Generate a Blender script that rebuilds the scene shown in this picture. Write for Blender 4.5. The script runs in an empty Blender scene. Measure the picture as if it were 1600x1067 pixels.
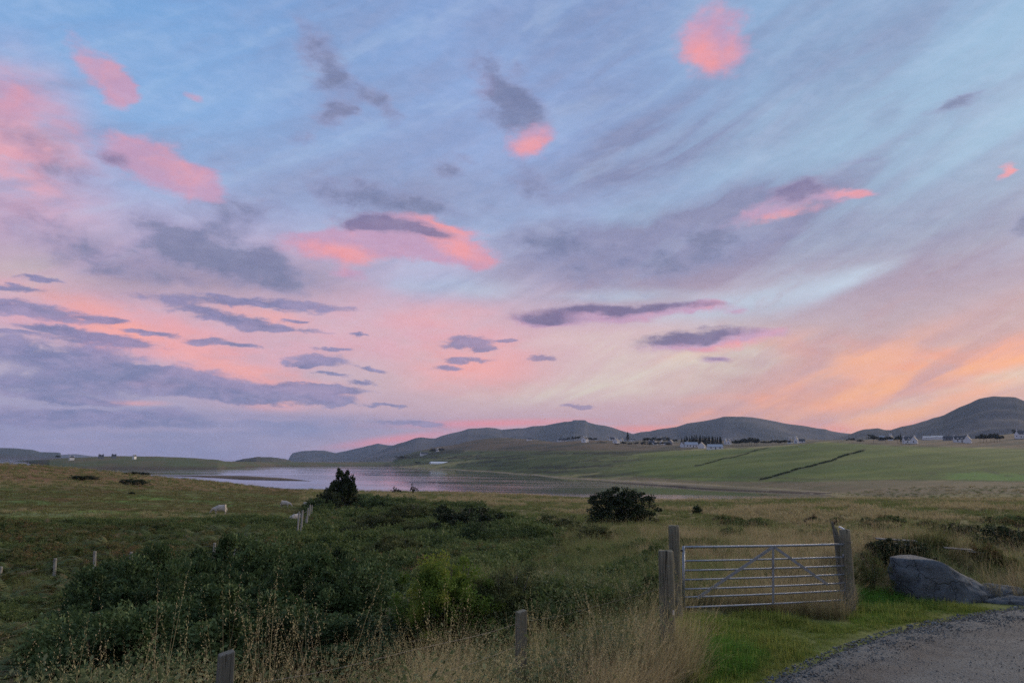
import bpy, bmesh, math, random
import numpy as np
from mathutils import Vector, Matrix, noise as mnoise

# ------------------------------------------------------------------ camera, sky, sun, exposure
S = bpy.context.scene
F = 1160.0                       # focal length of the photograph in its own pixels (1600 wide)
HOR = 720.6                      # its horizon row at the centre column
ROLL = math.radians(0.55)
PITCH = math.atan((HOR - 533.5) / F)
cam_d = bpy.data.cameras.new('camera'); cam = bpy.data.objects.new('camera', cam_d)
S.collection.objects.link(cam); S.camera = cam
cam_d.sensor_width = 36.0; cam_d.lens = 36.0 * F / 1600.0
cam_d.clip_start = 0.05; cam_d.clip_end = 60000
cp, sp = math.cos(PITCH), math.sin(PITCH)
_f = Vector((0, cp, sp)); _r0 = Vector((1, 0, 0)); _u0 = Vector((0, -sp, cp))
_r = _r0 * math.cos(ROLL) + _u0 * math.sin(ROLL); _u = _u0 * math.cos(ROLL) - _r0 * math.sin(ROLL)
cam.matrix_world = Matrix(((_r.x, _u.x, -_f.x, 0), (_r.y, _u.y, -_f.y, 0), (_r.z, _u.z, -_f.z, 0), (0, 0, 0, 1)))

def ray(x, y):
    dx, dy = (x - 800.0) / F, (533.5 - y) / F
    v = _f + _r * dx + _u * dy
    return (v.x, v.y, v.z)
def to_px(X, Y, Z):
    """photo pixel of world points (numpy arrays allowed)"""
    d = X * _f.x + Y * _f.y + Z * _f.z
    return 800 + F * (X * _r.x + Y * _r.y + Z * _r.z) / d, 533.5 - F * (X * _u.x + Y * _u.y + Z * _u.z) / d
def azel(x, y):
    r = ray(x, y); h = math.hypot(r[0], r[1])
    return math.atan2(r[0], r[1]), math.atan2(r[2], h)
def at(x, y, d):
    """point at horizontal distance d along the direction of photo pixel x, y (eye at origin)"""
    r = ray(x, y); h = math.hypot(r[0], r[1])
    return Vector((r[0] / h * d, r[1] / h * d, r[2] / h * d))
def atY(x, y, Y):
    r = ray(x, y); return Vector((r[0] / r[1] * Y, Y, r[2] / r[1] * Y))

S.render.engine = 'CYCLES'
S.view_settings.view_transform = 'Standard'; S.view_settings.look = 'None'
S.view_settings.exposure = 0; S.view_settings.gamma = 1; S.view_settings.use_curve_mapping = False
S.cycles.use_denoising = False
S.cycles.use_adaptive_sampling = True; S.cycles.adaptive_threshold = 0.012; S.cycles.adaptive_min_samples = 24
S.cycles.max_bounces = 6; S.cycles.diffuse_bounces = 3; S.cycles.glossy_bounces = 3
S.cycles.transmission_bounces = 4; S.cycles.transparent_max_bounces = 8; S.cycles.volume_bounces = 0
S.cycles.sample_clamp_indirect = 4

def lin(c):
    out = []
    for v in c[:3]:
        v = v / 255.0
        out.append(v / 12.92 if v <= 0.04045 else ((v + 0.055) / 1.055) ** 2.4)
    return (*out, 1.0)

class NT:
    """tiny helper to write node trees as expressions"""
    def __init__(s, tree): s.t = tree; s.n = tree.nodes; s.l = tree.links; s.n.clear()
    def put(s, sock, v):
        if isinstance(v, bpy.types.NodeSocket): s.l.new(v, sock)
        elif v is not None: sock.default_value = v
    def math(s, op, a, b=None, c=None, clamp=False):
        n = s.n.new('ShaderNodeMath'); n.operation = op; n.use_clamp = clamp
        s.put(n.inputs[0], a); s.put(n.inputs[1], b); s.put(n.inputs[2], c); return n.outputs[0]
    def add(s, a, b): return s.math('ADD', a, b)
    def mul(s, a, b, clamp=False): return s.math('MULTIPLY', a, b, clamp=clamp)
    def ss(s, v, a, b, lo=0.0, hi=1.0, kind='SMOOTHSTEP'):
        n = s.n.new('ShaderNodeMapRange'); n.interpolation_type = kind
        s.put(n.inputs[0], v); s.put(n.inputs[1], a); s.put(n.inputs[2], b); s.put(n.inputs[3], lo); s.put(n.inputs[4], hi)
        return n.outputs[0]
    def vmath(s, op, a, b=None, c=None):
        n = s.n.new('ShaderNodeVectorMath'); n.operation = op
        s.put(n.inputs[0], a); s.put(n.inputs[1], b)
        if c is not None: s.put(n.inputs[2], c)
        return n.outputs[1] if op in ('LENGTH', 'DOT_PRODUCT', 'DISTANCE') else n.outputs[0]
    def mapping(s, v, loc=(0, 0, 0), rot=(0, 0, 0), sc=(1, 1, 1), kind='POINT'):
        n = s.n.new('ShaderNodeMapping'); n.vector_type = kind
        s.put(n.inputs[0], v); n.inputs['Location'].default_value = loc
        n.inputs['Rotation'].default_value = rot; n.inputs['Scale'].default_value = sc
        return n.outputs[0]
    def noise(s, v, scale, detail=4, rough=.5, dist=0.0, col=False, lac=2.0):
        n = s.n.new('ShaderNodeTexNoise'); s.put(n.inputs['Vector'], v)
        n.inputs['Scale'].default_value = scale; n.inputs['Detail'].default_value = detail
        n.inputs['Roughness'].default_value = rough; n.inputs['Distortion'].default_value = dist
        n.inputs['Lacunarity'].default_value = lac
        return n.outputs['Color' if col else 'Fac']
    def mix(s, f, a, b, kind='MIX'):
        n = s.n.new('ShaderNodeMix'); n.data_type = 'RGBA'; n.blend_type = kind
        s.put(n.inputs[0], f); s.put(n.inputs[6], a); s.put(n.inputs[7], b); return n.outputs[2]
    def ramp(s, f, stops, interp='LINEAR'):
        n = s.n.new('ShaderNodeValToRGB'); s.put(n.inputs[0], f); r = n.color_ramp; r.interpolation = interp
        while len(r.elements) < len(stops): r.elements.new(0.5)
        for e, (p, c) in zip(r.elements, stops): e.position = p; e.color = c if len(c) == 4 else (*c, 1)
        return n.outputs[0]
    def comb(s, x, y, z=0.0):
        n = s.n.new('ShaderNodeCombineXYZ'); s.put(n.inputs[0], x); s.put(n.inputs[1], y); s.put(n.inputs[2], z); return n.outputs[0]
    def sep(s, v):
        n = s.n.new('ShaderNodeSeparateXYZ'); s.put(n.inputs[0], v); return n.outputs

# --- the sky: layered procedural clouds over a Nishita base, laid out by azimuth and elevation
SUN_AZ, SUN_EL = math.radians(46), math.radians(15)
W = bpy.data.worlds.new('World'); S.world = W; W.use_nodes = True
W.cycles.sampling_method = 'NONE'
k = NT(W.node_tree)
gen = k.n.new('ShaderNodeTexCoord').outputs['Generated']
gx, gy, gz = k.sep(gen)
az = k.math('ARCTAN2', gx, gy)
el = k.math('ARCSINE', gz)
U = k.mul(az, F); V = k.mul(el, F)                 # 20 units per degree
P = k.comb(U, V)

def UV(x, y):
    a, e = azel(x, y); return a * F, e * F

n_big = k.noise(k.mapping(P, sc=(1 / 260, 1 / 90, 1)), 1.0, 5, .55, .3, col=True)
n_mid = k.noise(k.mapping(P, loc=(7.3, 2.1, 4), sc=(1 / 85, 1 / 34, 1)), 1.0, 6, .58, .2, col=True)
n_diag = k.noise(k.mapping(P, rot=(0, 0, math.radians(24)), sc=(1 / 330, 1 / 60, 1), kind='POINT'), 1.0, 7, .6, .5)
nd = k.mapping(P, rot=(0, 0, math.radians(-24)))
n_diag = k.noise(k.mapping(nd, sc=(1 / 300, 1 / 55, 1)), 1.0, 7, .58, .6)
n_diag2 = k.noise(k.mapping(nd, loc=(3, 9, 2), sc=(1 / 420, 1 / 110, 1)), 1.0, 5, .55, .4)
w1 = k.vmath('MULTIPLY', k.vmath('SUBTRACT', n_big, (.5, .5, .5)), (90, 36, 0))
w2 = k.vmath('MULTIPLY', k.vmath('SUBTRACT', n_mid, (.5, .5, .5)), (55, 26, 0))
n_fine = k.noise(k.mapping(P, loc=(1, 5, 8), sc=(1 / 30, 1 / 12, 1)), 1.0, 6, .62, .4, col=True)
w3 = k.vmath('MULTIPLY', k.vmath('SUBTRACT', n_fine, (.5, .5, .5)), (26, 11, 0))
PW = k.vmath('ADD', P, k.vmath('ADD', w1, k.vmath('ADD', w2, w3)))     # warped position for crisp clouds
PS = k.vmath('ADD', P, w1)                         # softer warp for veils
fb = k.sep(n_mid)[2]
fb2 = k.sep(n_big)[2]
fine = k.sep(n_fine)[2]
mottle = k.noise(k.mapping(nd, loc=(5, 3, 7), sc=(1 / 210, 1 / 52, 1)), 1.0, 6, .52, .35)
puff = k.noise(k.mapping(P, loc=(4, 4, 1), sc=(1 / 46, 1 / 36, 1)), 1.0, 6, .62, .5)

def blobs(vec, items, soft=0.0):
    """sum of soft ellipses; the running sum rides in z so that the tree stays one thin chain"""
    st = k.vmath('MULTIPLY', vec, (1, 1, 0))
    for it in items:
        x, y, rx, ry = it[:4]; rot = it[4] if len(it) > 4 else 0; wt = it[5] if len(it) > 5 else 1
        u, v = UV(x, y)
        m = k.mapping(st, loc=(u, v, 0), rot=(0, 0, math.radians(rot)), sc=(rx, ry, 1e9), kind='TEXTURE')
        val = k.ss(k.vmath('LENGTH', m), 1.5, soft, 0.0, wt)
        st = k.vmath('ADD', st, k.comb(0.0, 0.0, val))
    return k.sep(st)[2]

# base gradient by elevation at left, centre and right
def grad(stops):
    lo, hi = -40, 760
    st = [((HOR - y - lo) / (hi - lo), lin(c)) for y, c in stops]
    return sorted(st, key=lambda a: a[0])
vv = k.ss(k.add(V, k.mul(k.math('SUBTRACT', fb2, .5), 45)), -40, 760, kind='LINEAR')
gL = k.ramp(vv, grad([(717, (144, 144, 182)), (660, (164, 158, 192)), (590, (190, 176, 198)), (520, (208, 178, 196)), (440, (196, 176, 204)), (350, (166, 176, 214)), (250, (140, 176, 222)), (120, (122, 168, 220)), (-20, (118, 158, 212))]))
gC = k.ramp(vv, grad([(717, (184, 158, 182)), (660, (204, 166, 178)), (600, (218, 182, 184)), (520, (220, 184, 192)), (440, (196, 186, 212)), (350, (158, 178, 216)), (250, (148, 172, 218)), (120, (142, 170, 218)), (-20, (132, 160, 208))]))
gR = k.ramp(vv, grad([(717, (214, 146, 136)), (665, (218, 152, 142)), (610, (214, 176, 162)), (540, (206, 188, 182)), (450, (180, 184, 200)), (350, (158, 182, 208)), (250, (158, 192, 220)), (120, (146, 182, 216)), (-20, (134, 164, 204))]))
c = k.mix(k.ss(U, -620, 0), gL, gC)
c = k.mix(k.ss(U, 60, 560), c, gR)
# the sky beyond the picture: the same gradient with a streaming veil made paler and pinker to warm the ground light, nothing placed by hand
far_veil = k.mul(k.ss(k.add(k.mul(n_diag, .6), k.mul(n_diag2, .4)), .40, .62, .1, .75), k.ss(V, 60, 260))
far = k.mix(far_veil, c, k.ramp(k.ss(V, 100, 900, kind='LINEAR'), [(0, lin((214, 178, 180))), (.35, lin((196, 182, 200))), (1, lin((184, 184, 204)))]))
far = k.mix(k.ss(V, -10, -120), far, lin((96, 98, 112)))

# cream light low in the west
m = blobs(PS, [(1080, 560, 210, 50, 6, .8), (1260, 555, 110, 26, -5, .7), (1540, 600, 170, 16, 16, 1.0), (900, 612, 180, 24, 5, .6), (20, 420, 90, 28, 0, .7), (1130, 575, 60, 14, -10, .8), (1400, 560, 40, 12, 0, .7), (930, 535, 110, 20, 0, .5)])
c = k.mix(k.mul(m, k.ss(n_diag, .36, .62, .2, 1), clamp=True), c, lin((232, 224, 202)))
# pale blue windows of clear sky
m = blobs(PS, [(1480, 190, 260, 100, 25, .8), (1010, 345, 80, 40, 0, .7), (700, 445, 120, 26, 0, .7), (1150, 225, 160, 50, 10, .6), (230, 210, 200, 90, 0, .5), (1200, 470, 160, 26, 6, .6), (60, 320, 60, 40, 0, .4)])
c = k.mix(k.mul(m, .75, clamp=True), c, k.mix(k.ss(U, -500, 200), lin((134, 180, 230)), lin((166, 202, 228))))
# soft pink glow veils
m = blobs(PS, [(120, 490, 170, 50, -10, .8), (300, 556, 220, 50, -14, .9), (600, 500, 230, 60, 0, .55), (740, 555, 150, 60, 0, .7), (20, 190, 80, 80, -20, 1.0), (10, 310, 110, 60, 0, .8), (450, 540, 160, 34, 0, .5), (60, 240, 90, 40, -10, .7), (460, 400, 60, 30, 0, .4)])
c = k.mix(k.mul(m, k.ss(fb, .3, .65, .3, .9), clamp=True), c, lin((232, 168, 182)))
m = blobs(PS, [(740, 575, 110, 44, 0, .9), (290, 535, 110, 30, -12, .7), (410, 590, 130, 14, -12, .8), (450, 632, 50, 9, 0, .9), (110, 465, 80, 12, -8, .9), (175, 512, 60, 18, -12, .9), (345, 478, 60, 12, 0, .5), (420, 495, 60, 12, 0, .7), (240, 600, 60, 6, 0, .6), (200, 628, 50, 5, 0, .6), (700, 500, 90, 20, 0, .4)])
c = k.mix(k.mul(m, k.ss(fb, .3, .6, .3, 1), clamp=True), c, lin((252, 172, 164)))
# orange streaks above the western hills
m = blobs(PS, [(1370, 590, 200, 40, 10, 1.2), (1300, 545, 90, 30, -8, 1.1), (1560, 555, 120, 24, 14, 1.1), (1230, 636, 210, 12, 6, .8), (1440, 640, 150, 14, 14, .8), (1130, 625, 80, 8, 0, .5)])
od = k.ss(k.add(k.mul(n_diag, .5), k.mul(fb, .5)), .42, .60)
c = k.mix(k.mul(m, k.math('MULTIPLY_ADD', od, .75, .35), clamp=True), c, lin((250, 166, 130)))
m = blobs(P, [(1250, 670, 190, 9, 0, .9), (1010, 671, 90, 7, 0, .9), (760, 662, 160, 7, 2, .9), (620, 686, 100, 8, 8, .9)])
c = k.mix(k.mul(m, 1.0, clamp=True), c, k.mix(k.ss(U, -50, 350), lin((246, 140, 148)), lin((250, 148, 124))))

# high grey-lavender veil streaming from lower left to upper right
m = blobs(PS, [(1010, 395, 270, 76, 12, 1.7), (1180, 400, 200, 50, 14, .7), (880, 395, 130, 40, 8, .8), (1090, 380, 170, 44, 16, .8), (1330, 260, 330, 55, 22, .8), (870, 385, 90, 40, 0, .7), (1380, 420, 300, 70, 24, 1.0), (1520, 465, 220, 50, 22, 1.1), (1230, 120, 330, 90, 14, .7), (950, 130, 170, 150, 0, .7), (560, 120, 200, 110, -30, .35), (1000, 255, 240, 40, 8, .9), (560, 290, 260, 60, -6, .7), (150, 420, 280, 44, 0, .8), (1340, 500, 150, 38, 26, .9), (420, 430, 240, 40, 0, .7), (900, 40, 200, 60, 0, .4)])
veil = k.mul(m, k.ss(k.add(k.mul(n_diag, .6), k.mul(n_diag2, .4)), .38, .60, .38, 1.0))
vc = k.ramp(k.ss(V, 100, 720, kind='LINEAR'), [(0, lin((200, 154, 160))), (.20, lin((178, 152, 168))), (.34, lin((140, 138, 170))), (.5, lin((132, 138, 174))), (1, lin((126, 152, 196)))])
c = k.mix(k.math('MINIMUM', veil, k.ss(V, 150, 280, .55, .97)), c, vc)
m = blobs(PS, [(1380, 545, 230, 30, 14, .8), (1290, 620, 180, 18, 8, .7), (1000, 640, 190, 22, 6, .8), (1150, 596, 140, 18, 12, .7), (860, 600, 140, 14, 6, .5), (1560, 640, 120, 12, 14, .7), (1480, 600, 100, 16, 14, .6)])
c = k.mix(k.mul(k.mul(m, k.ss(n_diag2, .40, .58, 0, 1)), .85, clamp=True), c, lin((206, 156, 156)))

m = blobs(PS, [(1190, 463, 170, 18, 8, .8), (1000, 458, 110, 13, 0, .7), (720, 448, 110, 18, 0, .5), (1330, 440, 100, 12, 20, .6)])
c = k.mix(k.mul(m, k.ss(mottle, .35, .6, .5, 1), clamp=True), c, lin((192, 206, 224)))
# broken texture of the western clouds: mauve gaps and warm crests
wm = k.mul(k.ss(U, 150, 420), k.ss(V, 330, 190))
c = k.mix(k.mul(wm, k.ss(mottle, .52, .38, 0, .55)), c, lin((196, 152, 158)))
c = k.mix(k.mul(k.mul(wm, k.ss(V, 210, 140)), k.ss(mottle, .50, .64, 0, .65)), c, lin((250, 176, 138)))
c = k.mix(k.mul(k.ss(V, 190, 320), k.ss(mottle, .52, .34, 0, .26)), c, lin((136, 142, 180)))
c = k.mix(k.mul(k.ss(V, 190, 320), k.ss(mottle, .52, .66, 0, .18)), c, lin((178, 200, 226)))
m = blobs(PS, [(1480, 585, 150, 16, 14, 1), (1330, 615, 160, 14, 10, .9), (1250, 655, 170, 9, 2, .8), (1420, 648, 120, 8, 8, .9), (1590, 560, 60, 10, 16, .9), (1340, 555, 60, 14, -6, .6)])
c = k.mix(k.mul(k.mul(m, k.ss(mottle, .40, .58)), .62, clamp=True), c, lin((255, 176, 122)))
# low grey-violet bank above the sea
m = k.add(k.mul(k.ss(U, -150, -560), k.ss(V, 75, 10)), blobs(PS, [(520, 668, 170, 18, 2, .9), (200, 655, 260, 16, 0, .5), (420, 650, 120, 10, 0, .5)]))
c = k.mix(k.mul(m, k.ss(fb, .25, .6, .5, .92), clamp=True), c, k.mix(k.ss(fb2, .35, .65), lin((156, 148, 186)), lin((134, 136, 178))))
m = blobs(PW, [(260, 672, 150, 5, 2, .8), (60, 640, 110, 6, 0, .7), (430, 652, 90, 4, 0, .6), (160, 690, 120, 4, 0, .4), (90, 652, 60, 5, 0, .6)])
c = k.mix(k.mul(m, .6, clamp=True), c, lin((186, 164, 192)))

def cloud(items, lo, hi, edge=.55, vec=None, nz=None):
    d = blobs(vec or PW, items, .0)
    nn = k.math('SUBTRACT', nz or fine, .5)
    nn = k.add(k.mul(nn, edge), k.mul(k.math('SUBTRACT', fb, .5), edge))
    d2 = k.add(d, nn)
    return k.mul(k.ss(d2, lo, hi), k.ss(d, .02, .25))

# flat blue-violet streak clouds in the lower left and centre
A = cloud([(95, 560, 180, 26, -4), (50, 604, 110, 17, -2), (290, 604, 180, 20, -3), (430, 618, 130, 13, 0), (40, 478, 105, 14, -6), (175, 533, 80, 11, -4),
           (400, 472, 190, 10, 0), (330, 490, 95, 12, -8), (440, 512, 75, 8, -3), (325, 530, 46, 8, 0), (495, 567, 52, 13, 0), (520, 547, 36, 5, 0), (515, 612, 66, 8, 0),
           (532, 634, 50, 6, 0), (235, 655, 150, 16, 0), (70, 650, 90, 14, 0), (690, 573, 36, 8, 0), (728, 538, 54, 9, 3), (728, 560, 52, 5, 0), (848, 560, 30, 6, 0),
           (906, 638, 28, 4, 0), (640, 662, 70, 6, 0), (90, 513, 45, 6, 0), (555, 518, 18, 4, 0), (200, 575, 60, 6, 0), (380, 540, 30, 4, 0), (575, 578, 26, 4, -6), (230, 518, 40, 5, 0), (20, 445, 50, 6, 0), (60, 432, 30, 5, 0), (470, 500, 30, 4, 0), (160, 498, 24, 4, 0), (500, 590, 40, 5, 0), (20, 520, 40, 4, 0), (760, 545, 20, 4, 0), (800, 535, 18, 3, 0), (120, 625, 60, 6, 0), (560, 600, 40, 5, 0), (460, 575, 24, 4, 0), (610, 640, 40, 4, 0)], .26, .84, 1.25)
ca = k.mix(k.ss(k.add(k.mul(fb, .6), k.mul(fine, .4)), .36, .64), lin((104, 114, 160)), lin((146, 136, 178)))
ca = k.mix(k.ss(U, -300, 250), ca, lin((156, 132, 164)))
c = k.mix(k.mul(A, .88), c, ca)
# darker ragged grey clouds higher up
B = cloud([(330, 385, 125, 40, -14, 1), (385, 335, 90, 32, -12, 1), (270, 370, 80, 26, -20, .8), (110, 372, 150, 30, -10, .8), (435, 425, 90, 34, -10, .9), (200, 420, 140, 20, -6, .5), (505, 100, 90, 36, -50, 1.2),
           (525, 183, 32, 20, 0, 1.1), (592, 165, 44, 20, -30, 1.0), (785, 130, 74, 32, -35, 1.2), (795, 185, 70, 36, -15, 1.2), (700, 260, 36, 22, 0, 1.0), (830, 285, 80, 28, -30, .9),
           (855, 380, 90, 46, 0, 1.0), (475, 215, 34, 18, 0, .6), (1495, 160, 36, 9, 0, 1.0), (1355, 248, 26, 7, 0, .8), (95, 270, 70, 22, -8, 1), (35, 205, 80, 20, -8, .8),
           (640, 320, 150, 28, -4, .8), (1595, 345, 28, 22, 0, 1.3), (540, 300, 130, 30, -10, .6), (660, 293, 34, 10, 0, .6), (1010, 400, 190, 55, 12, .8), (1150, 380, 120, 34, 16, .6), (1240, 300, 60, 18, 10, .6), (320, 250, 60, 10, -20, .4)], .16, 1.30, 1.35, nz=puff)
cb = k.mix(k.ss(U, -760, 0), lin((146, 138, 176)), lin((142, 146, 184)))
cb = k.mix(k.ss(k.add(B, k.mul(fb, .6)), .65, 1.5), cb, lin((112, 120, 156)))
c = k.mix(k.mul(B, .85), c, cb)
# clouds still lit pink by the set sun: lit side, shaded side
L_items = [(1110, 66, 60, 50, 15, 1.5), (818, 220, 52, 26, 8, 1.3), (235, 256, 90, 34, -12, 1.5), (318, 288, 46, 18, -14, 1.1), (155, 115, 46, 30, -30, 1.2), (185, 148, 22, 26, 0, 1.0),
           (20, 155, 76, 46, -10, .95), (15, 240, 50, 26, 0, .45), (305, 158, 30, 9, -8, .7), (515, 388, 76, 28, -8, 1.4), (700, 378, 92, 28, -18, 1.5), (738, 400, 36, 16, -20, 1.2), (610, 366, 110, 30, -2, 1.5), (610, 388, 100, 14, -6, .8), (550, 430, 36, 10, 0, 1.1),
           (1225, 322, 105, 18, 8, 1.0), (1322, 300, 34, 6, 0, 1), (1568, 268, 19, 7, 22, 1.1), (985, 488, 180, 14, 2, 1.3), (1100, 476, 40, 9, 20, .9), (850, 505, 70, 10, 0, 1.0), (1120, 530, 130, 16, 4, 1.4), (1110, 563, 38, 10, 8, 1), (1150, 487, 20, 6, 0, .6)]
Lm = cloud(L_items, .24, 1.12, 1.0, nz=puff)
shade = cloud([(605, 349, 90, 15, -6, 1.2), (570, 346, 50, 12, 6, .8), (680, 366, 46, 9, -14, .7), (1250, 298, 44, 20, 10, 1.4), (970, 482, 150, 10, 2, 1.3), (850, 500, 66, 9, 0, 1.1), (1085, 524, 95, 11, 4, 1.4), (1105, 562, 34, 8, 0, .7), (760, 130, 30, 20, 0, .5), (170, 245, 34, 14, -10, .8)], .05, 1.05, .9, nz=puff)
hot = blobs(PW, [(1090, 90, 44, 30, 20, .9), (820, 226, 34, 12, 0, 1), (285, 265, 40, 14, -20, .5), (535, 396, 66, 18, -10, 1.0), (715, 382, 70, 18, -24, 1.1), (1225, 334, 60, 8, 10, .9), (1322, 300, 24, 6, 0, .8), (1568, 268, 16, 7, 20, .9), (1150, 538, 70, 7, 3, .9), (700, 355, 50, 7, -24, .8)])
cl = k.mix(k.mul(k.add(hot, k.mul(k.math('SUBTRACT', puff, .5), 1.6)), 1, clamp=True), lin((198, 156, 188)), lin((244, 156, 160)))
c = k.mix(k.mul(Lm, .92), c, cl)
c = k.mix(k.mul(shade, .9), c, k.mix(k.ss(k.add(shade, k.mul(puff, .6)), .8, 1.5), k.mix(k.ss(V, 260, 330), lin((128, 112, 150)), lin((148, 132, 168))), k.mix(k.ss(V, 260, 330), lin((104, 96, 136)), lin((120, 112, 152)))))
# fine cirrus grain and darker below the horizon
c = k.mix(k.ss(k.add(k.mul(fine, .5), k.mul(n_diag, .5)), .38, .66, 0, .07), c, lin((228, 216, 226)))
gr = k.ss(k.add(k.mul(fine, .5), k.mul(mottle, .5)), .34, .66, .955, 1.04, 'LINEAR')
c = k.mix(1.0, c, k.comb(gr, gr, gr), 'MULTIPLY')
c = k.mix(k.ss(V, -10, -120), c, lin((96, 98, 112)))

sky = k.n.new('ShaderNodeTexSky'); sky.sky_type = 'NISHITA'; sky.sun_disc = False
sky.sun_elevation = SUN_EL; sky.sun_rotation = SUN_AZ
bg1 = k.n.new('ShaderNodeBackground'); k.put(bg1.inputs[0], c); bg1.inputs[1].default_value = 0.98
bg0 = k.n.new('ShaderNodeBackground'); k.put(bg0.inputs[0], far); bg0.inputs[1].default_value = 0.98
region = k.mul(k.mul(k.ss(k.math('ABSOLUTE', U), 1150, 850), k.ss(V, 900, 720)), k.ss(V, -90, -25))
mx = k.n.new('ShaderNodeMixShader'); k.put(mx.inputs[0], region); k.put(mx.inputs[1], bg0.outputs[0]); k.put(mx.inputs[2], bg1.outputs[0])
bg2 = k.n.new('ShaderNodeBackground'); k.put(bg2.inputs[0], sky.outputs[0]); bg2.inputs[1].default_value = 0.004
ad = k.n.new('ShaderNodeAddShader'); k.put(ad.inputs[0], mx.outputs[0]); k.put(ad.inputs[1], bg2.outputs[0])
out = k.n.new('ShaderNodeOutputWorld'); k.put(out.inputs[0], ad.outputs[0])

sun_d = bpy.data.lights.new('sun', 'SUN'); sun_d.energy = 3.8; sun_d.angle = math.radians(45); sun_d.color = (1, .80, .60)
sun = bpy.data.objects.new('sun', sun_d); S.collection.objects.link(sun)
sun.rotation_euler = Vector((math.sin(SUN_AZ) * math.cos(SUN_EL), math.cos(SUN_AZ) * math.cos(SUN_EL), math.sin(SUN_EL))).to_track_quat('Z', 'Y').to_euler()
# ------------------------------------------------------------------ helpers
C = S.collection
rng = np.random.default_rng(7); random.seed(7)
SEA = -12.0

def tag(o, label=None, cat=None, group=None, kind=None):
    if label: o['label'] = label
    if cat: o['category'] = cat
    if group: o['group'] = group
    if kind: o['kind'] = kind
    return o
def mesh_np(name, V_, faces, mat=None, smooth=True):
    me = bpy.data.meshes.new(name)
    if isinstance(faces, np.ndarray):
        n, kk = faces.shape
        me.vertices.add(len(V_)); me.vertices.foreach_set('co', np.asarray(V_, np.float32).ravel())
        me.loops.add(n * kk); me.loops.foreach_set('vertex_index', faces.astype(np.int32).ravel())
        me.polygons.add(n); me.polygons.foreach_set('loop_start', np.arange(0, n * kk, kk, dtype=np.int32))
        me.polygons.foreach_set('loop_total', np.full(n, kk, np.int32))
        me.update(calc_edges=True)
    else:
        me.from_pydata([tuple(v) for v in V_], [], faces)
    if smooth: me.polygons.foreach_set('use_smooth', [True] * len(me.polygons))
    if mat: me.materials.append(mat)
    return me
def link(name, me, parent=None, loc=None, rot=None):
    o = bpy.data.objects.new(name, me); C.objects.link(o)
    if parent: o.parent = parent
    if loc is not None: o.location = loc
    if rot is not None: o.rotation_euler = rot
    return o
def empty(name, loc, rz=0):
    o = bpy.data.objects.new(name, None); C.objects.link(o); o.location = loc; o.rotation_euler = (0, 0, rz)
    o.empty_display_size = .2
    return o
def fbm(x, y, seed=0, octs=5, gain=.5):
    """cheap value noise in numpy, -1..1"""
    tot = np.zeros(np.broadcast(x, y).shape); amp = 1.0; nrm = 0
    for o in range(octs):
        xi = np.floor(x).astype(np.int64); yi = np.floor(y).astype(np.int64)
        xf = x - xi; yf = y - yi
        u = xf * xf * (3 - 2 * xf); v = yf * yf * (3 - 2 * yf)
        def h(a, b):
            n = (a * 374761393 + b * 668265263 + (seed + o) * 1274126177) & 0xffffffff
            n = ((n ^ (n >> 13)) * 1274126177) & 0xffffffff
            return ((n ^ (n >> 16)) & 0xffff) / 32767.5 - 1
        tot += amp * ((h(xi, yi) * (1 - u) + h(xi + 1, yi) * u) * (1 - v) + (h(xi, yi + 1) * (1 - u) + h(xi + 1, yi + 1) * u) * v)
        nrm += amp; amp *= gain; x = x * 2.03 + 17.1; y = y * 2.03 - 9.7
    return tot / nrm
def sstep(a, b, x):
    t = np.clip((x - a) / (b - a), 0, 1); return t * t * (3 - 2 * t)

def new_mat(name):
    m = bpy.data.materials.new(name); m.use_nodes = True
    t = NT(m.node_tree); o = t.n.new('ShaderNodeOutputMaterial'); b = t.n.new('ShaderNodeBsdfPrincipled')
    t.l.new(b.outputs[0], o.inputs[0]); return m, t, b
def bump(t, b, h, strength, dist):
    n = t.n.new('ShaderNodeBump'); n.inputs['Strength'].default_value = strength; n.inputs['Distance'].default_value = dist
    t.put(n.inputs['Height'], h); t.l.new(n.outputs[0], b.inputs['Normal'])
def plain(name, col, rough=.7, metal=0.0, var=.25, scale=8.0, bmp=0.0, spec=.3):
    """procedural material: a colour broken up by object-space noise"""
    m, t, b = new_mat(name)
    co = t.n.new('ShaderNodeTexCoord').outputs['Object']
    nz = t.noise(co, scale, 6, .6)
    c0 = tuple(v * (1 - var) for v in col); c1 = tuple(min(1, v * (1 + var)) for v in col)
    t.put(b.inputs['Base Color'], t.ramp(nz, [(.3, c0), (.7, c1)]))
    b.inputs['Roughness'].default_value = rough; b.inputs['Metallic'].default_value = metal
    b.inputs['Specular IOR Level'].default_value = spec
    if bmp: bump(t, b, nz, .6, bmp)
    return m

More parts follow.
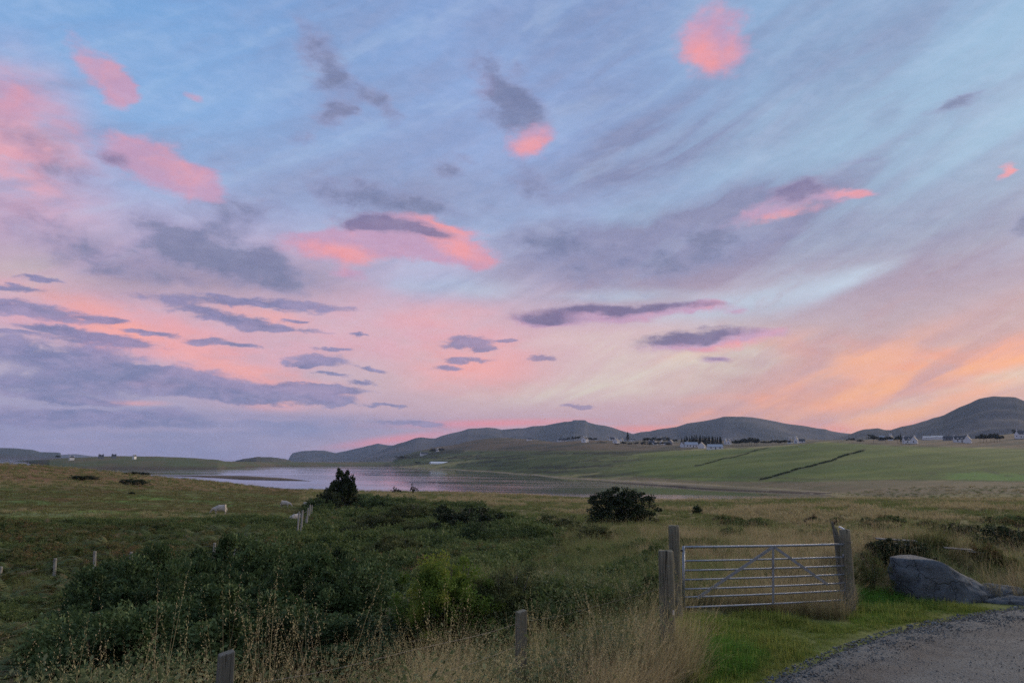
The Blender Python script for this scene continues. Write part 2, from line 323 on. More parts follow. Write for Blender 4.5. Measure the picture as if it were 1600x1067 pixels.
# ------------------------------------------------------------------ the land: one height table in azimuth and distance
def zof(x, y, d): return at(x, y, d).z
def shore_d(x, y):
    r = ray(x, y); return SEA * math.hypot(r[0], r[1]) / r[2]
NEAR = {   # photo column -> near ground, as (row, distance) or ('z', distance, height)
    -300: [('z', 1, -2.1), ('z', 5, -2.35), ('z', 7.5, -2.75), ('z', 13, -4.1), ('z', 22, -5.0), (885, 40), (820, 60), (790, 85), (752, 120), (726, 160), (712, 200), ('z', 300, -12.6), ('z', 340, -15)],
    0: [('z', 1, -2.1), ('z', 5, -2.35), ('z', 7.5, -2.75), ('z', 13, -4.2), ('z', 22, -5.1), (885, 41), (816, 61), (790, 82), (757, 120), (734, 160), (722, 195), ('z', 290, -12.4), ('z', 340, -15)],
    120: [('z', 1, -2.1), ('z', 5, -2.35), ('z', 7.5, -2.75), ('z', 13, -4.2), ('z', 22, -5.2), (882, 41), (815, 61), (790, 82), (762, 120), (741, 165), (731, 200), ('z', 300, -12.6), ('z', 340, -15)],
    230: [('z', 1, -2.1), ('z', 5, -2.35), ('z', 7.5, -2.75), ('z', 13, -4.2), ('z', 22, -5.2), (878, 41), (813, 62), (790, 84), (768, 120), (750, 165), (742, 205), ('z', 320, -12.6), ('z', 350, -15)],
    330: [('z', 1, -2.1), ('z', 5, -2.35), ('z', 7.5, -2.75), ('z', 13, -4.1), ('z', 22, -5.1), (874, 40), (806, 68), (787, 92), (770, 130), (757, 180), (751, 215), ('z', 320, -12.6), ('z', 350, -15)],
    430: [('z', 1, -2.1), ('z', 5, -2.35), ('z', 7.5, -2.75), ('z', 13, -4.0), ('z', 22, -5.0), (868, 38), (803, 72), (786, 100), (774, 140), (766, 190), (762, 225), ('z', 310, -12.6), ('z', 340, -15)],
    560: [('z', 1, -2.1), ('z', 5, -2.35), ('z', 7.5, -2.75), ('z', 13, -3.9), ('z', 22, -4.9), ('z', 40, -5.6), ('z', 70, -6.4), (786, 110), (776, 160), (767.5, 235), ('z', 288, -12.2), ('z', 330, -15)],
    700: [('z', 1, -2.2), ('z', 5, -2.4), ('z', 7.5, -2.75), ('z', 13, -3.4), ('z', 22, -4.3), ('z', 40, -5.2), ('z', 65, -6.1), (790, 105), (776, 165), (769, 232), ('z', 280, -12.1), ('z', 330, -15)],
    830: [('z', 1, -2.4), ('z', 7, -2.8), ('z', 12, -3.1), ('z', 22, -3.9), ('z', 40, -4.8), ('z', 62, -5.6), (793, 100), (781, 160), (774, 218), ('z', 266, -12.1), ('z', 300, -14), ('z', 560, -14), ('s', 741), (728, 780), (710, 950), (698, 1150), (688, 1400), (686, 1700), ('z', 3000, -20)],
    930: [('z', 1, -2.45), ('z', 7, -2.75), ('z', 12, -2.85), ('z', 22, -3.5), ('z', 36, -4.2), ('z', 60, -5.3), (797, 95), (785, 150), (778.5, 205), ('z', 248, -12.1), ('z', 280, -13.6), ('z', 430, -13.6), ('s', 749), (735, 600), (715, 740), (700, 890), (688, 1100), (689, 1300), ('z', 3000, -20)],
    1020: [('z', 1, -2.5), ('z', 7, -2.68), ('z', 12, -2.74), ('z', 20, -3.1), ('z', 34, -3.8), ('z', 60, -5.2), (797, 95), (786, 150), (781, 200), ('z', 240, -12.1), ('z', 280, -13.3), ('z', 380, -13.3), ('s', 753), (742, 520), (721, 640), (704, 800), (698, 950), (693, 1150), (686, 1500), ('z', 3000, -20)],
    1100: [('z', 1, -2.55), ('z', 7, -2.62), ('z', 13, -2.68), ('z', 20, -2.95), ('z', 34, -3.7), ('z', 60, -5.2), (798, 95), (786, 150), (781, 200), ('z', 243, -12.1), ('z', 280, -13), ('z', 340, -13), ('s', 758), (748, 470), (725, 560), (706, 700), (701, 850), (695, 1000), (690, 1400), (684, 1700), ('z', 3000, -20)],
    1200: [('z', 1, -2.6), ('z', 7, -2.62), ('z', 14, -2.68), ('z', 20, -2.95), ('z', 34, -3.7), ('z', 60, -5.2), (798, 95), (785, 150), (780, 200), ('z', 252, -12.1), ('z', 280, -12.6), ('z', 330, -12.6), ('s', 764), (756, 390), (740, 450), (715, 560), (699, 680), (697, 800), (694, 1000), (688, 1400), ('z', 3000, -20)],
    1290: [('z', 1, -2.6), ('z', 7, -2.62), ('z', 14, -2.68), ('z', 20, -2.95), ('z', 34, -3.7), ('z', 60, -5.1), (797, 95), (784, 150), (779, 205), ('z', 265, -12.06), ('z', 285, -12.3), ('z', 300, -12.2), ('s', 770), (762, 350), (745, 410), (712, 540), (690, 680), (692, 900), (687, 1400), ('z', 3000, -20)],
    1380: [('z', 1, -2.6), ('z', 7, -2.62), ('z', 15, -2.68), ('z', 20, -2.9), ('z', 34, -3.6), ('z', 60, -5.0), (796, 95), (784, 150), (779, 205), ('z', 262, -11.9), ('z', 300, -11.8), (765, 330), (751, 390), (715, 530), (699, 630), (694, 720), (692, 850), (686, 1200), ('z', 3000, -20)],
    1500: [('z', 1, -2.6), ('z', 7, -2.62), ('z', 16, -2.7), ('z', 21, -2.85), ('z', 34, -3.4), ('z', 60, -4.8), (795, 95), (784, 150), (779, 205), ('z', 262, -11.7), (766, 310), (752, 370), (720, 490), (703, 600), (697, 700), (692, 850), (686, 1200), ('z', 3000, -20)],
    1600: [('z', 1, -2.6), ('z', 7, -2.62), ('z', 16, -2.7), ('z', 22, -2.8), ('z', 34, -3.3), ('z', 60, -4.7), (794, 95), (784, 150), (779, 205), ('z', 262, -11.5), (767, 310), (754, 360), (722, 470), (706, 580), (700, 690), (691, 830), (683, 1000), (676, 1300), ('z', 3000, -20)],
    1900: [('z', 1, -2.6), ('z', 7, -2.62), ('z', 16, -2.7), ('z', 22, -2.8), ('z', 34, -3.3), ('z', 60, -4.5), (796, 95), (788, 150), (784, 205), ('z', 262, -11), (772, 310), (757, 360), (725, 470), (708, 580), (700, 690), (690, 830), (680, 1000), (670, 1300), ('z', 3000, 0)],
}
for x_, far_ in {600: [('z', 1200, -14), ('z', 3000, -20)], 622: [('z', 900, -14), ('s', 729), (722, 1550), (713, 1900), ('z', 3000, -20)],
                 650: [('z', 900, -14), ('s', 730), (724, 1400), (715, 1600), (704, 2000), ('z', 3000, -20)],
                 700: [('z', 850, -14), ('s', 732.5), (725, 1150), (710, 1450), (699, 1700), (695, 2000), ('z', 3000, -20)],
                 760: [('z', 700, -14), ('s', 736), (727, 1000), (708, 1250), (694, 1500), (683, 1800), ('z', 3000, -20)],
                 785: [('z', 650, -14), ('s', 738), (727, 900), (708, 1150), (693, 1450), (682, 1750), ('z', 3000, -20)]}.items():
    a_, b_ = (560, 700) if x_ < 700 else (700, 830)
    if x_ == 700: NEAR[700] = NEAR[700] + far_
    else:
        t_ = (x_ - a_) / (b_ - a_); pa = NEAR[a_]; pb = NEAR[b_]
        NEAR[x_] = None; NEAR[('blend', x_)] = (t_, a_, b_, far_)
NEAR[560] = NEAR[560] + [('z', 3000, -20)]
LD = np.linspace(math.log(1.0), math.log(9000), 420); DD = np.exp(LD)
def col_z(x, pts):
    ds, zs = [], []
    for p in pts:
        if p[0] == 'z': ds.append(p[1]); zs.append(p[2])
        elif p[0] == 's': ds.append(shore_d(x, p[1])); zs.append(SEA)
        else: ds.append(p[1]); zs.append(zof(x, p[0], p[1]))
    return np.interp(LD, np.log(ds), zs)
cols = {}
for x_, p in NEAR.items():
    if p is not None and not isinstance(x_, tuple): cols[x_] = col_z(x_, p)
for kx, v in NEAR.items():
    if isinstance(kx, tuple):
        t_, a_, b_, far_ = v; x_ = kx[1]
        near = cols[a_] * (1 - t_) + cols[b_] * t_
        d0 = far_[0][1]; farz = col_z(x_, [('z', 300, -14.5)] + far_)
        cols[x_] = np.where(DD < 300, near, farz)
xs = sorted(cols); azs = [azel(x, 740)[0] for x in xs]; zz = [cols[x] for x in xs]
flatB = np.interp(LD, np.log([1, 20, 100, 400, 1500, 9000]), [-2.5, -2.7, -2, 4, 30, 120])
flatR = np.interp(LD, np.log([1, 20, 60, 262, 600, 1300, 9000]), [-2.6, -2.7, -4, -8, 0, 40, 60])
azs = [-math.pi, math.radians(-100), math.radians(-60)] + azs + [math.radians(60), math.radians(110), math.pi]
zz = [flatB, flatB, zz[0] * .5 + flatB * .5] + zz + [flatR, flatB, flatB]
NA = 3600
AZ = np.linspace(-math.pi, math.pi, NA + 1)
ZT = np.zeros((NA + 1, len(LD)))
zz = np.array(zz); azs = np.array(azs)
# monotone cubic across azimuth
h_ = np.diff(azs)[:, None]; dl = np.diff(zz, axis=0) / h_
sl = np.zeros_like(zz); pr = dl[:-1] * dl[1:]
sl[1:-1] = np.where(pr > 0, 2 * pr / np.where(np.abs(dl[:-1] + dl[1:]) < 1e-9, 1e-9, dl[:-1] + dl[1:]), 0)
ix = np.clip(np.searchsorted(azs, AZ, side='right') - 1, 0, len(azs) - 2)
hh = (azs[ix + 1] - azs[ix])[:, None]; t = ((AZ - azs[ix])[:, None]) / hh
ZT = ((2*t**3 - 3*t**2 + 1) * zz[ix] + (t**3 - 2*t**2 + t) * hh * sl[ix] + (-2*t**3 + 3*t**2) * zz[ix + 1] + (t**3 - t**2) * hh * sl[ix + 1])
kern = np.exp(-np.linspace(-2, 2, 9) ** 2); kern /= kern.sum()
pad = np.pad(ZT, ((0, 0), (4, 4)), mode='edge')
ZS = sum(kern[i] * pad[:, i:i + ZT.shape[1]] for i in range(9))
shore_like = np.abs(ZT - SEA) < 1.2
ZT = np.where(DD[None, :] > 1e9, ZT, ZS)

def gz(X, Y, detail=True):
    X = np.asarray(X, float); Y = np.asarray(Y, float)
    a = np.arctan2(X, Y); d = np.maximum(np.hypot(X, Y), 1.001)
    fa = (a + math.pi) / (2 * math.pi) * NA; fd = (np.log(d) - LD[0]) / (LD[1] - LD[0])
    fd = np.clip(fd, 0, len(LD) - 1.001); fa = np.clip(fa, 0, NA - .001)
    ia = fa.astype(int); ib = fd.astype(int); ta = fa - ia; tb = fd - ib
    z = (ZT[ia, ib] * (1 - ta) + ZT[ia + 1, ib] * ta) * (1 - tb) + (ZT[ia, ib + 1] * (1 - ta) + ZT[ia + 1, ib + 1] * ta) * tb
    # turf bank behind the boulder
    z = z + 1.0 * np.exp(-(((X - 9.6) / 2.3) ** 2 + ((Y - 19.1) / 1.0) ** 2)) + .75 * np.exp(-(((X + 1.3) / 1.9) ** 2 + ((Y - 13.6) / 1.3) ** 2)) + .35 * np.exp(-(((X - .9) / 1.7) ** 2 + ((Y - 13.6) / 1.6) ** 2)) + .25 * np.exp(-(((X - 11.5) / 1.6) ** 2 + ((Y - 18.9) / .8) ** 2))
    if detail:
        far = sstep(30, 260, d)
        amp = .06 + .16 * sstep(14, 40, d) * (1 - far) + far * .12
        trk = sstep(.0, .5, road_side(X, Y)) * (d < 40) * (Y > 0)
        z = z + amp * fbm(X / 3.1, Y / 3.1, 3, 4) * (d < 400) * (1 - trk) - .12 * trk
        z = z + np.where(z > SEA + 1.0, sstep(300, 700, d) * 1.1 * fbm(X / 38, Y / 38, 11, 4), 0) * sstep(SEA + 1, SEA + 6, z)
    return z

# the gravel track: its far edge as seen, on ground about 2.62 below the eye
ROADZ = -2.62
def on_road(x, y):
    r = ray(x, y); s = ROADZ / r[2]; return (r[0] * s, r[1] * s)
EDGE = [on_road(*p) for p in [(1130, 1110), (1190, 1066), (1250, 1038), (1310, 1010), (1380, 986), (1450, 969), (1520, 957), (1600, 944), (1700, 930), (1850, 912)]]
EX = np.array([p[0] for p in EDGE]); EY = np.array([p[1] for p in EDGE])
def road_side(X, Y):
    """signed metres in front of the track's far edge: positive on the track"""
    return np.interp(X, np.concatenate(([EX[0] - 3], EX)), np.concatenate(([EY[0] - 3.2], EY))) - Y + .10 * fbm(X * 1.7, Y * 1.7, 5, 3)

# --- ground sheet
def zone_colour(X, Y, Z):
    """albedo of the land by place: fields, rough grass, moor, shore"""
    d = np.hypot(X, Y); px, py = to_px(X, Y, Z)
    inview = Y > 1
    px = np.where(inview, px, 1700 * np.sign(X)); py = np.where(inview, py, 900)
    n1 = fbm(X / 9, Y / 14, 21, 5); n2 = fbm(X / 45, Y / 60, 22, 5); n3 = fbm(X / 2.2, Y / 3.0, 23, 4)
    def cc(*c): return np.array(c)[None, :]
    def lerp(a, b, t): return a + (b - a) * np.clip(t, 0, 1)[:, None]
    rough = cc(.11, .115, .042); tan = cc(.22, .17, .08); brown = cc(.17, .10, .048); green = cc(.085, .135, .036); lush = cc(.10, .19, .034)
    dark = cc(.045, .055, .030); moor = cc(.105, .080, .052); sand = cc(.20, .165, .12)
    c = lerp(rough + 0 * X[:, None], tan, .5 + n1 * .9)
    c = lerp(c, green, sstep(.05, .5, n2 + n3 * .3) * .7)
    # left hillside: green pasture below, russet grass above
    left = (1 - sstep(430, 520, px)) * sstep(48, 58, d) * (d < 330)
    cl = lerp(lerp(green * np.ones_like(c), brown * .8, .45 + n3 * .8 + n1 * .5), brown, sstep(773, 752, py + n2 * 9 + n1 * 4 - (px - 200) * .03))
    cl = lerp(cl, lush * 1.05, sstep(.0, .3, fbm(px / 200, py / 9, 31, 3)) * (py > 775) * .6)
    cl = lerp(cl, cc(.17, .19, .095), sstep(5, 0, np.abs(py - (805 + (px - 150) * .012 + n2 * 4))) * .75 * (1 - sstep(300, 430, px)))
    cl = lerp(cl, brown * .8, sstep(.15, .45, n1) * (py < 800) * .6)
    cl = lerp(cl, brown * .55, sstep(3, 0, np.abs(py - (797 + (px - 200) * .01 + n2 * 2))) * sstep(150, 230, px) * .8)
    c = lerp(c, cl, left)
    # bracken hollow
    c = lerp(c, dark, (1 - left) * sstep(12, 20, d) * (1 - sstep(60, 90, d)) * (1 - sstep(640, 900, px)) * .8)
    # tan meadow in front of the loch
    mead = sstep(700, 860, px) * sstep(70, 110, d) * (d < 300)
    cm = lerp(lerp(tan * .9 + 0 * c, brown, .45 + n2), rough, .5 + n1 * 1.2)
    cm = lerp(cm, cc(.20, .17, .09), sstep(.2, .5, fbm(px / 160, py / 3, 37, 4)) * .7)
    c = lerp(c, cm, mead)
    # shore margins
    c = lerp(c, lerp(cc(.11, .115, .045) + 0 * c, cc(.19, .155, .08), .5 + fbm(px / 90, py / 2.5, 61, 4) * 1.4), (d > 258) * (px > 1250))
    c = lerp(c, sand * (1 + .3 * n1[:, None]), (np.abs(Z - SEA - .1) < .35) * (d > 300) * (px < 1290) * .9)
    # far hill across the loch
    far = (d > 300).astype(float) * (Z > SEA + .7)
    m1 = fbm((px + py * 3) / 110, (py + px * .09) / 4.5, 41, 5); m2 = fbm((px + py * 2) / 40, (py + px * .06) / 2.0, 42, 4)
    patch = lerp(cc(.060, .082, .030) + 0 * c, cc(.19, .18, .075), sstep(.0, .35, m1 + .3 * m2))
    patch = lerp(patch, cc(.018, .026, .016), sstep(.02, .2, m2 - m1 * .4) * .9)
    edge_l = 1010 - (py - 700) * 1.2
    past = sstep(edge_l - 40, edge_l + 60, px + m1 * 40)
    topy = np.interp(px, [1000, 1100, 1200, 1290, 1400, 1600], [706, 703, 699, 691, 697, 702])
    boty = np.interp(px, [1000, 1100, 1200, 1290, 1400, 1600], [744, 751, 752, 751, 749, 752])
    infield = past * sstep(topy - 1, topy + 1, py) * (1 - sstep(boty - 1, boty + 2, py))
    gcol = lerp(cc(.050, .092, .020) + 0 * c, cc(.095, .130, .030), sstep(-.3, .4, m1 + .5 * m2))
    gcol = lerp(gcol, cc(.075, .155, .032), sstep(1460, 1500, px) * sstep(738, 741, py + m2 * 3))
    gcol = lerp(gcol, cc(.042, .066, .028), sstep(.1, .4, fbm(px / 14, py / 3, 44, 4)) * sstep(1380, 1500, px) * sstep(728, 734, py) * (1 - sstep(742, 746, py)) * .9)
    def seg(x0, y0, x1, y1, w, wob=1.0):
        t = np.clip((px - x0) / (x1 - x0), 0, 1); yy = y0 + (y1 - y0) * t + np.sin(t * 3.1) * wob + np.sin(t * 13) * .8 + np.sin(t * 29) * .4
        return (1 - sstep(w * .5, w, np.abs(py - yy))) * ((px > x0) & (px < x1))
    gcol = lerp(gcol, cc(.028, .040, .020), seg(1085, 728, 1202, 697, 1.3) * .7)
    gcol = lerp(gcol, cc(.026, .038, .020), seg(1185, 750, 1352, 702, 2.2, 1.5) * .8)
    gcol = lerp(gcol, cc(.036, .055, .022), seg(960, 741, 1600, 752, 1.6, 2) * .7)
    fc = lerp(patch, gcol, infield)
    fc = lerp(fc, lerp(moor + 0 * c, cc(.05, .055, .04), sstep(-.1, .3, m2)), sstep(topy, topy - 4, py))
    low = sstep(boty, boty + 2, py)
    fc = lerp(fc, lerp(cc(.11, .10, .055) + 0 * c, cc(.15, .12, .07), sstep(-.2, .3, m2)), low * past)
    c = lerp(c, fc, far)
    # mown verge at the gate
    verge = (1 - sstep(2.0, 5.5, road_side(X, Y) * -1 + 0 * X)) * (d < 30) * (X > -.5)
    c = lerp(c, lerp(cc(.085, .125, .030) + 0 * c, cc(.15, .15, .05), .5 + n3), verge)
    return np.clip(c, .01, .6)

def polar_sheet(name, az0, az1, na, dists):
    A_ = np.linspace(az0, az1, na); AA, D_ = np.meshgrid(A_, dists, indexing='ij')
    X = np.sin(AA) * D_; Y = np.cos(AA) * D_
    return A_, X, Y
def grid_faces(na, nd, flip=False):
    i = np.arange(na - 1)[:, None] * nd + np.arange(nd - 1)[None, :]
    f = np.stack([i, i + 1, i + nd + 1, i + nd], -1).reshape(-1, 4)
    return f if not flip else f[:, ::-1]
def col_attr(me, cols_, name='land'):
    at_ = me.color_attributes.new(name, 'FLOAT_COLOR', 'POINT')
    buf = np.ones((len(me.vertices), 4), np.float32); buf[:, :3] = cols_; at_.data.foreach_set('color', buf.ravel())

def land_material():
    m, t, b = new_mat('land_surface')
    at_ = t.n.new('ShaderNodeAttribute'); at_.attribute_name = 'land'
    geo = t.n.new('ShaderNodeNewGeometry').outputs['Position']
    n1 = t.noise(geo, 1.3, 6, .65); n2 = t.noise(t.mapping(geo, sc=(.05, .05, .05)), 1, 6, .6)
    f = t.add(t.mul(n1, .5), t.mul(n2, .5))
    v = t.ss(f, .3, .7, .62, 1.38, 'LINEAR')
    mul = t.n.new('ShaderNodeMix'); mul.data_type = 'RGBA'; mul.blend_type = 'MULTIPLY'; mul.inputs[0].default_value = 1
    t.put(mul.inputs[6], at_.outputs['Color']); t.put(mul.inputs[7], t.comb(v, v, v))
    t.put(b.inputs['Base Color'], mul.outputs[2]); b.inputs['Roughness'].default_value = 1; b.inputs['Specular IOR Level'].default_value = .1
    bump(t, b, n1, .8, .12)
    return m
M_land = land_material()
azL, azR = math.radians(-46), math.radians(46)
dists = np.exp(np.linspace(math.log(2.0), math.log(3000), 560))
A_, X, Y = polar_sheet('ground', azL, azR, 760, dists)
Zg = gz(X, Y)
Vt = np.stack([X, Y, Zg], -1).reshape(-1, 3)
me = mesh_np('ground', Vt, grid_faces(760, len(dists)), M_land)
col_attr(me, zone_colour(Vt[:, 0], Vt[:, 1], Vt[:, 2]))
ground = tag(link('ground', me), kind='structure')
# the rest of the sheet, behind and beside the camera (no detail needed), edges shared with the front part
dist2 = np.concatenate((np.exp(np.linspace(math.log(.5), math.log(3000), 90)), [9000]))
A2, X2, Y2 = polar_sheet('ground_around', azR, azL + 2 * math.pi, 140, dist2)
Z2 = gz(X2, Y2)
V2 = np.stack([X2, Y2, Z2], -1).reshape(-1, 3)
me = mesh_np('ground_around', V2, grid_faces(140, len(dist2)), M_land)
col_attr(me, zone_colour(V2[:, 0], V2[:, 1], V2[:, 2]))
tag(link('land_around', me), kind='structure')
A3, X3, Y3 = polar_sheet('g3', azL, azR, 60, np.exp(np.linspace(math.log(.3), math.log(2.0), 12)))
V3 = np.stack([X3, Y3, gz(X3, Y3)], -1).reshape(-1, 3)
me = mesh_np('ground_near', V3, grid_faces(60, 12), M_land); col_attr(me, zone_colour(V3[:, 0], V3[:, 1], V3[:, 2]))
tag(link('ground_near', me), kind='structure')

# --- water
def water_material():
    m, t, b = new_mat('loch_water')
    geo = t.n.new('ShaderNodeNewGeometry').outputs['Position']
    b.inputs['Base Color'].default_value = (.012, .018, .022, 1); b.inputs['IOR'].default_value = 1.333
    b.inputs['Specular IOR Level'].default_value = .5
    band = t.noise(t.mapping(geo, sc=(.0045, .016, 1), rot=(0, 0, .12)), 1, 5, .6)
    t.put(b.inputs['Roughness'], t.ss(band, .42, .62, .02, .09))
    w = t.add(t.noise(t.mapping(geo, sc=(.10, .5, 1)), 1, 3, .5), t.mul(t.noise(t.mapping(geo, sc=(.9, 2.4, 1)), 1, 2, .5), .35))
    n = t.n.new('ShaderNodeBump'); n.inputs['Distance'].default_value = .10
    t.put(n.inputs['Height'], w); t.put(n.inputs['Strength'], t.ss(band, .38, .62, .03, .24)); t.l.new(n.outputs[0], b.inputs['Normal'])
    return m
M_water = water_material()
A4, X4, Y4 = polar_sheet('w', math.radians(-60), math.radians(34), 120, np.exp(np.linspace(math.log(150), math.log(10500), 40)))
V4 = np.stack([X4, Y4, 0 * X4 + SEA], -1).reshape(-1, 3)
tag(link('loch_water', mesh_np('loch_water', V4, grid_faces(120, 40), M_water)), kind='structure')

# --- low banks, islands and sandbars rising out of the water
def bank(name, prof, mat, cols_fn, nx=160, nd=14, rough=0.0, seed=1, cliff=False):
    """prof rows: photo column, row of the front shore, metres of depth, row of the skyline"""
    P_ = np.array(prof, float); xs_ = np.linspace(P_[0, 0], P_[-1, 0], nx)
    yf, dep, yt = (np.interp(xs_, P_[:, 0], P_[:, i]) for i in (1, 2, 3))
    Vv = []
    for i, x in enumerate(xs_):
        d0 = shore_d(x, yf[i]) if name != 'cliff_island' else yf[i]
        top = zof(x, yt[i], d0 + dep[i] * (.25 if cliff else .5))
        for j in range(nd):
            t_ = j / (nd - 1)
            if cliff: s_ = min(1, t_ / .22) ** .7 * (1 - max(0, t_ - .4) / .6) ** .6 if t_ < 1 else 0
            else: s_ = math.sin(math.pi * t_) ** .8
            d = d0 + dep[i] * t_; a = azel(x, yf[i] if name != 'cliff_island' else 714)[0]
            z = SEA - .35 + (top - SEA + .35) * s_
            X_, Y_ = math.sin(a) * d, math.cos(a) * d
            if rough: z += rough * float(fbm(np.array([X_ / 25.]), np.array([Y_ / 25.]), seed, 4)[0]) * s_
            Vv.append((X_, Y_, z))
    Vv = np.array(Vv); me = mesh_np(name, Vv, grid_faces(nx, nd), mat)
    c_ = cols_fn(Vv); col_attr(me, c_)
    return tag(link(name, me), kind='structure')
def const_col(a, b, sc, seed):
    def f(V_):
        n = sstep(-.35, .35, fbm(V_[:, 0] / sc, V_[:, 1] / (sc * 2), seed, 4))[:, None]
        low = (V_[:, 2] < SEA + .5)[:, None]
        c_ = np.array(a)[None] * (1 - n) + np.array(b)[None] * n
        return np.where(low, np.array([.07, .055, .042])[None], c_)
    return f
green_isle = const_col((.075, .095, .045), (.11, .095, .055), 30, 3)
bank('low_island', [(22, 720.6, 40, 720.2), (40, 721.4, 160, 719), (75, 731, 400, 717.5), (120, 732, 520, 714.5), (175, 732, 560, 712.2), (240, 732.5, 560, 713), (300, 732.5, 540, 715.2),
                    (340, 732.5, 420, 718.3), (352, 731.5, 300, 720.8), (430, 728.5, 420, 721.6), (480, 728.3, 400, 721.8), (600, 727.8, 420, 721.6), (640, 729.5, 400, 721)], M_land, green_isle, nx=300, rough=.8)
bank('rocky_islet', [(362, 722.6, 100, 721.5), (380, 723.5, 240, 716.5), (400, 723.8, 300, 713.6), (425, 723.8, 300, 714.2), (445, 723.5, 240, 716.8), (458, 722.8, 100, 721)], M_land, const_col((.05, .06, .045), (.07, .065, .05), 20, 5), rough=1.5)
bank('sandbar', [(245, 743.0, 12, 742.6), (300, 744.6, 40, 742.6), (380, 748.8, 80, 743.4), (440, 750.5, 50, 746.6), (486, 751.6, 6, 751.2)], M_land, const_col((.10, .08, .06), (.15, .12, .085), 12, 7), nx=90)
bank('tidal_spit', [(930, 752.4, 8, 752), (1000, 757, 24, 754.5), (1100, 764.0, 36, 757.5), (1200, 768.5, 36, 762), (1300, 772.5, 16, 769)], M_land, const_col((.20, .165, .11), (.14, .125, .075), 10, 8), nx=90)
bank('cliff_island', [(-260, 5200, 900, 690), (-60, 5200, 900, 696), (0, 5200, 900, 699.6), (20, 5200, 900, 700), (50, 5200, 900, 702.6), (62, 5200, 800, 706), (88, 5200, 700, 706.6), (95, 5200, 500, 707.5), (96, 5200, 300, 713)],
     M_land, const_col((.05, .06, .045), (.07, .065, .05), 300, 9), cliff=True)
# --- mountains
def mountain(name, D, half, prof, seed, terr=0.0, base=-14):
    P_ = np.array(prof, float); n = 420; xs_ = np.linspace(P_[0, 0], P_[-1, 0], n); yt = np.interp(xs_, P_[:, 0], P_[:, 1])
    yt = yt + .35 * fbm(xs_ / 9, xs_ * 0, seed, 3)
    nd = 60; Vv = np.zeros((n, nd, 3))
    T = np.linspace(-1, 1, nd)
    for i, x in enumerate(xs_):
        a = azel(x, yt[i])[0]; top = zof(x, yt[i], D)
        d = D + half * T
        shape = np.clip(1 - np.abs(T), 0, 1) ** 1.25
        X_ = math.sin(a) * d; Y_ = math.cos(a) * d
        r_ = fbm(X_ / (half * .22), Y_ / (half * .35), seed, 5)
        sh = shape + (r_ * .26) * np.abs(T) * (1 - np.abs(T)) * 2.2
        if terr: sh = sh + terr * np.sin(sh * 46) / 46 * np.abs(T) ** .3
        sh = np.where(np.abs(T) < .999, sh, 0); sh = np.minimum(sh, 1 - .35 * np.abs(T))
        Vv[i, :, 0] = X_; Vv[i, :, 1] = Y_; Vv[i, :, 2] = base + (top - base) * sh
    Vv = Vv.reshape(-1, 3); me = mesh_np(name, Vv, grid_faces(n, nd), M_land)
    n1 = sstep(-.3, .35, fbm(Vv[:, 0] / 260, Vv[:, 1] / 420, seed + 3, 6, .65))[:, None]
    col_attr(me, np.array([.022, .032, .032])[None] * (1 - n1) + np.array([.075, .070, .062])[None] * n1)
    return tag(link(name, me), kind='structure')
mountain('headland', 6800, 900, [(450, 719), (453, 713), (457, 707.5), (470, 704.6), (490, 703), (508, 703.5), (524, 707.4), (545, 703), (570, 697), (590, 692), (605, 694.8), (625, 696), (660, 704), (700, 712)], 51)
mountain('table_mountain', 5200, 1700, [(560, 719), (575, 712), (590, 706), (605, 699), (620, 693), (637, 688), (649, 683.5), (658, 682.3), (671, 684), (681, 684), (690, 680), (705, 676), (720, 673), (731, 669), (748, 668), (761, 667), (774, 668), (784, 670.6), (802, 669),
         (819, 668), (834, 665), (851, 664), (862, 661.6), (881, 658), (893, 657), (896, 655.2), (914, 655.4), (919, 659), (931, 662), (944, 664), (957, 667), (970, 671.7), (981, 675), (1000, 680), (1060, 692), (1100, 700)], 52, .5)
mountain('round_mountain', 4600, 1500, [(900, 700), (960, 684), (985, 678), (992, 676.3), (1001, 674), (1015, 672.5), (1027, 670), (1040, 668), (1058, 665.7), (1074, 660), (1100, 656.6), (1117, 653.6), (1130, 650), (1161, 650), (1176, 651), (1194, 653.6), (1211, 657), (1225, 660),
         (1238, 662), (1255, 664), (1275, 667.5), (1289, 669), (1302, 673), (1312, 674.7), (1331, 676.7), (1400, 686), (1460, 696)], 53, .5)
mountain('high_mountain', 3700, 1200, [(1230, 700), (1290, 688), (1320, 681), (1331, 676.7), (1341, 672.5), (1350, 670), (1372, 668), (1382, 671), (1392, 671), (1407, 666), (1424, 663), (1441, 658), (1458, 652.6), (1475, 648), (1483, 643.5), (1500, 634.6), (1514, 629.5), (1529, 622),
         (1539, 620), (1551, 618), (1586, 619), (1600, 625), (1640, 638), (1720, 655), (1850, 676), (2000, 690)], 54, .9)
mountain('far_isles', 9300, 500, [(60, 716), (95, 710), (118, 709), (140, 712), (170, 714), (200, 717)], 55)
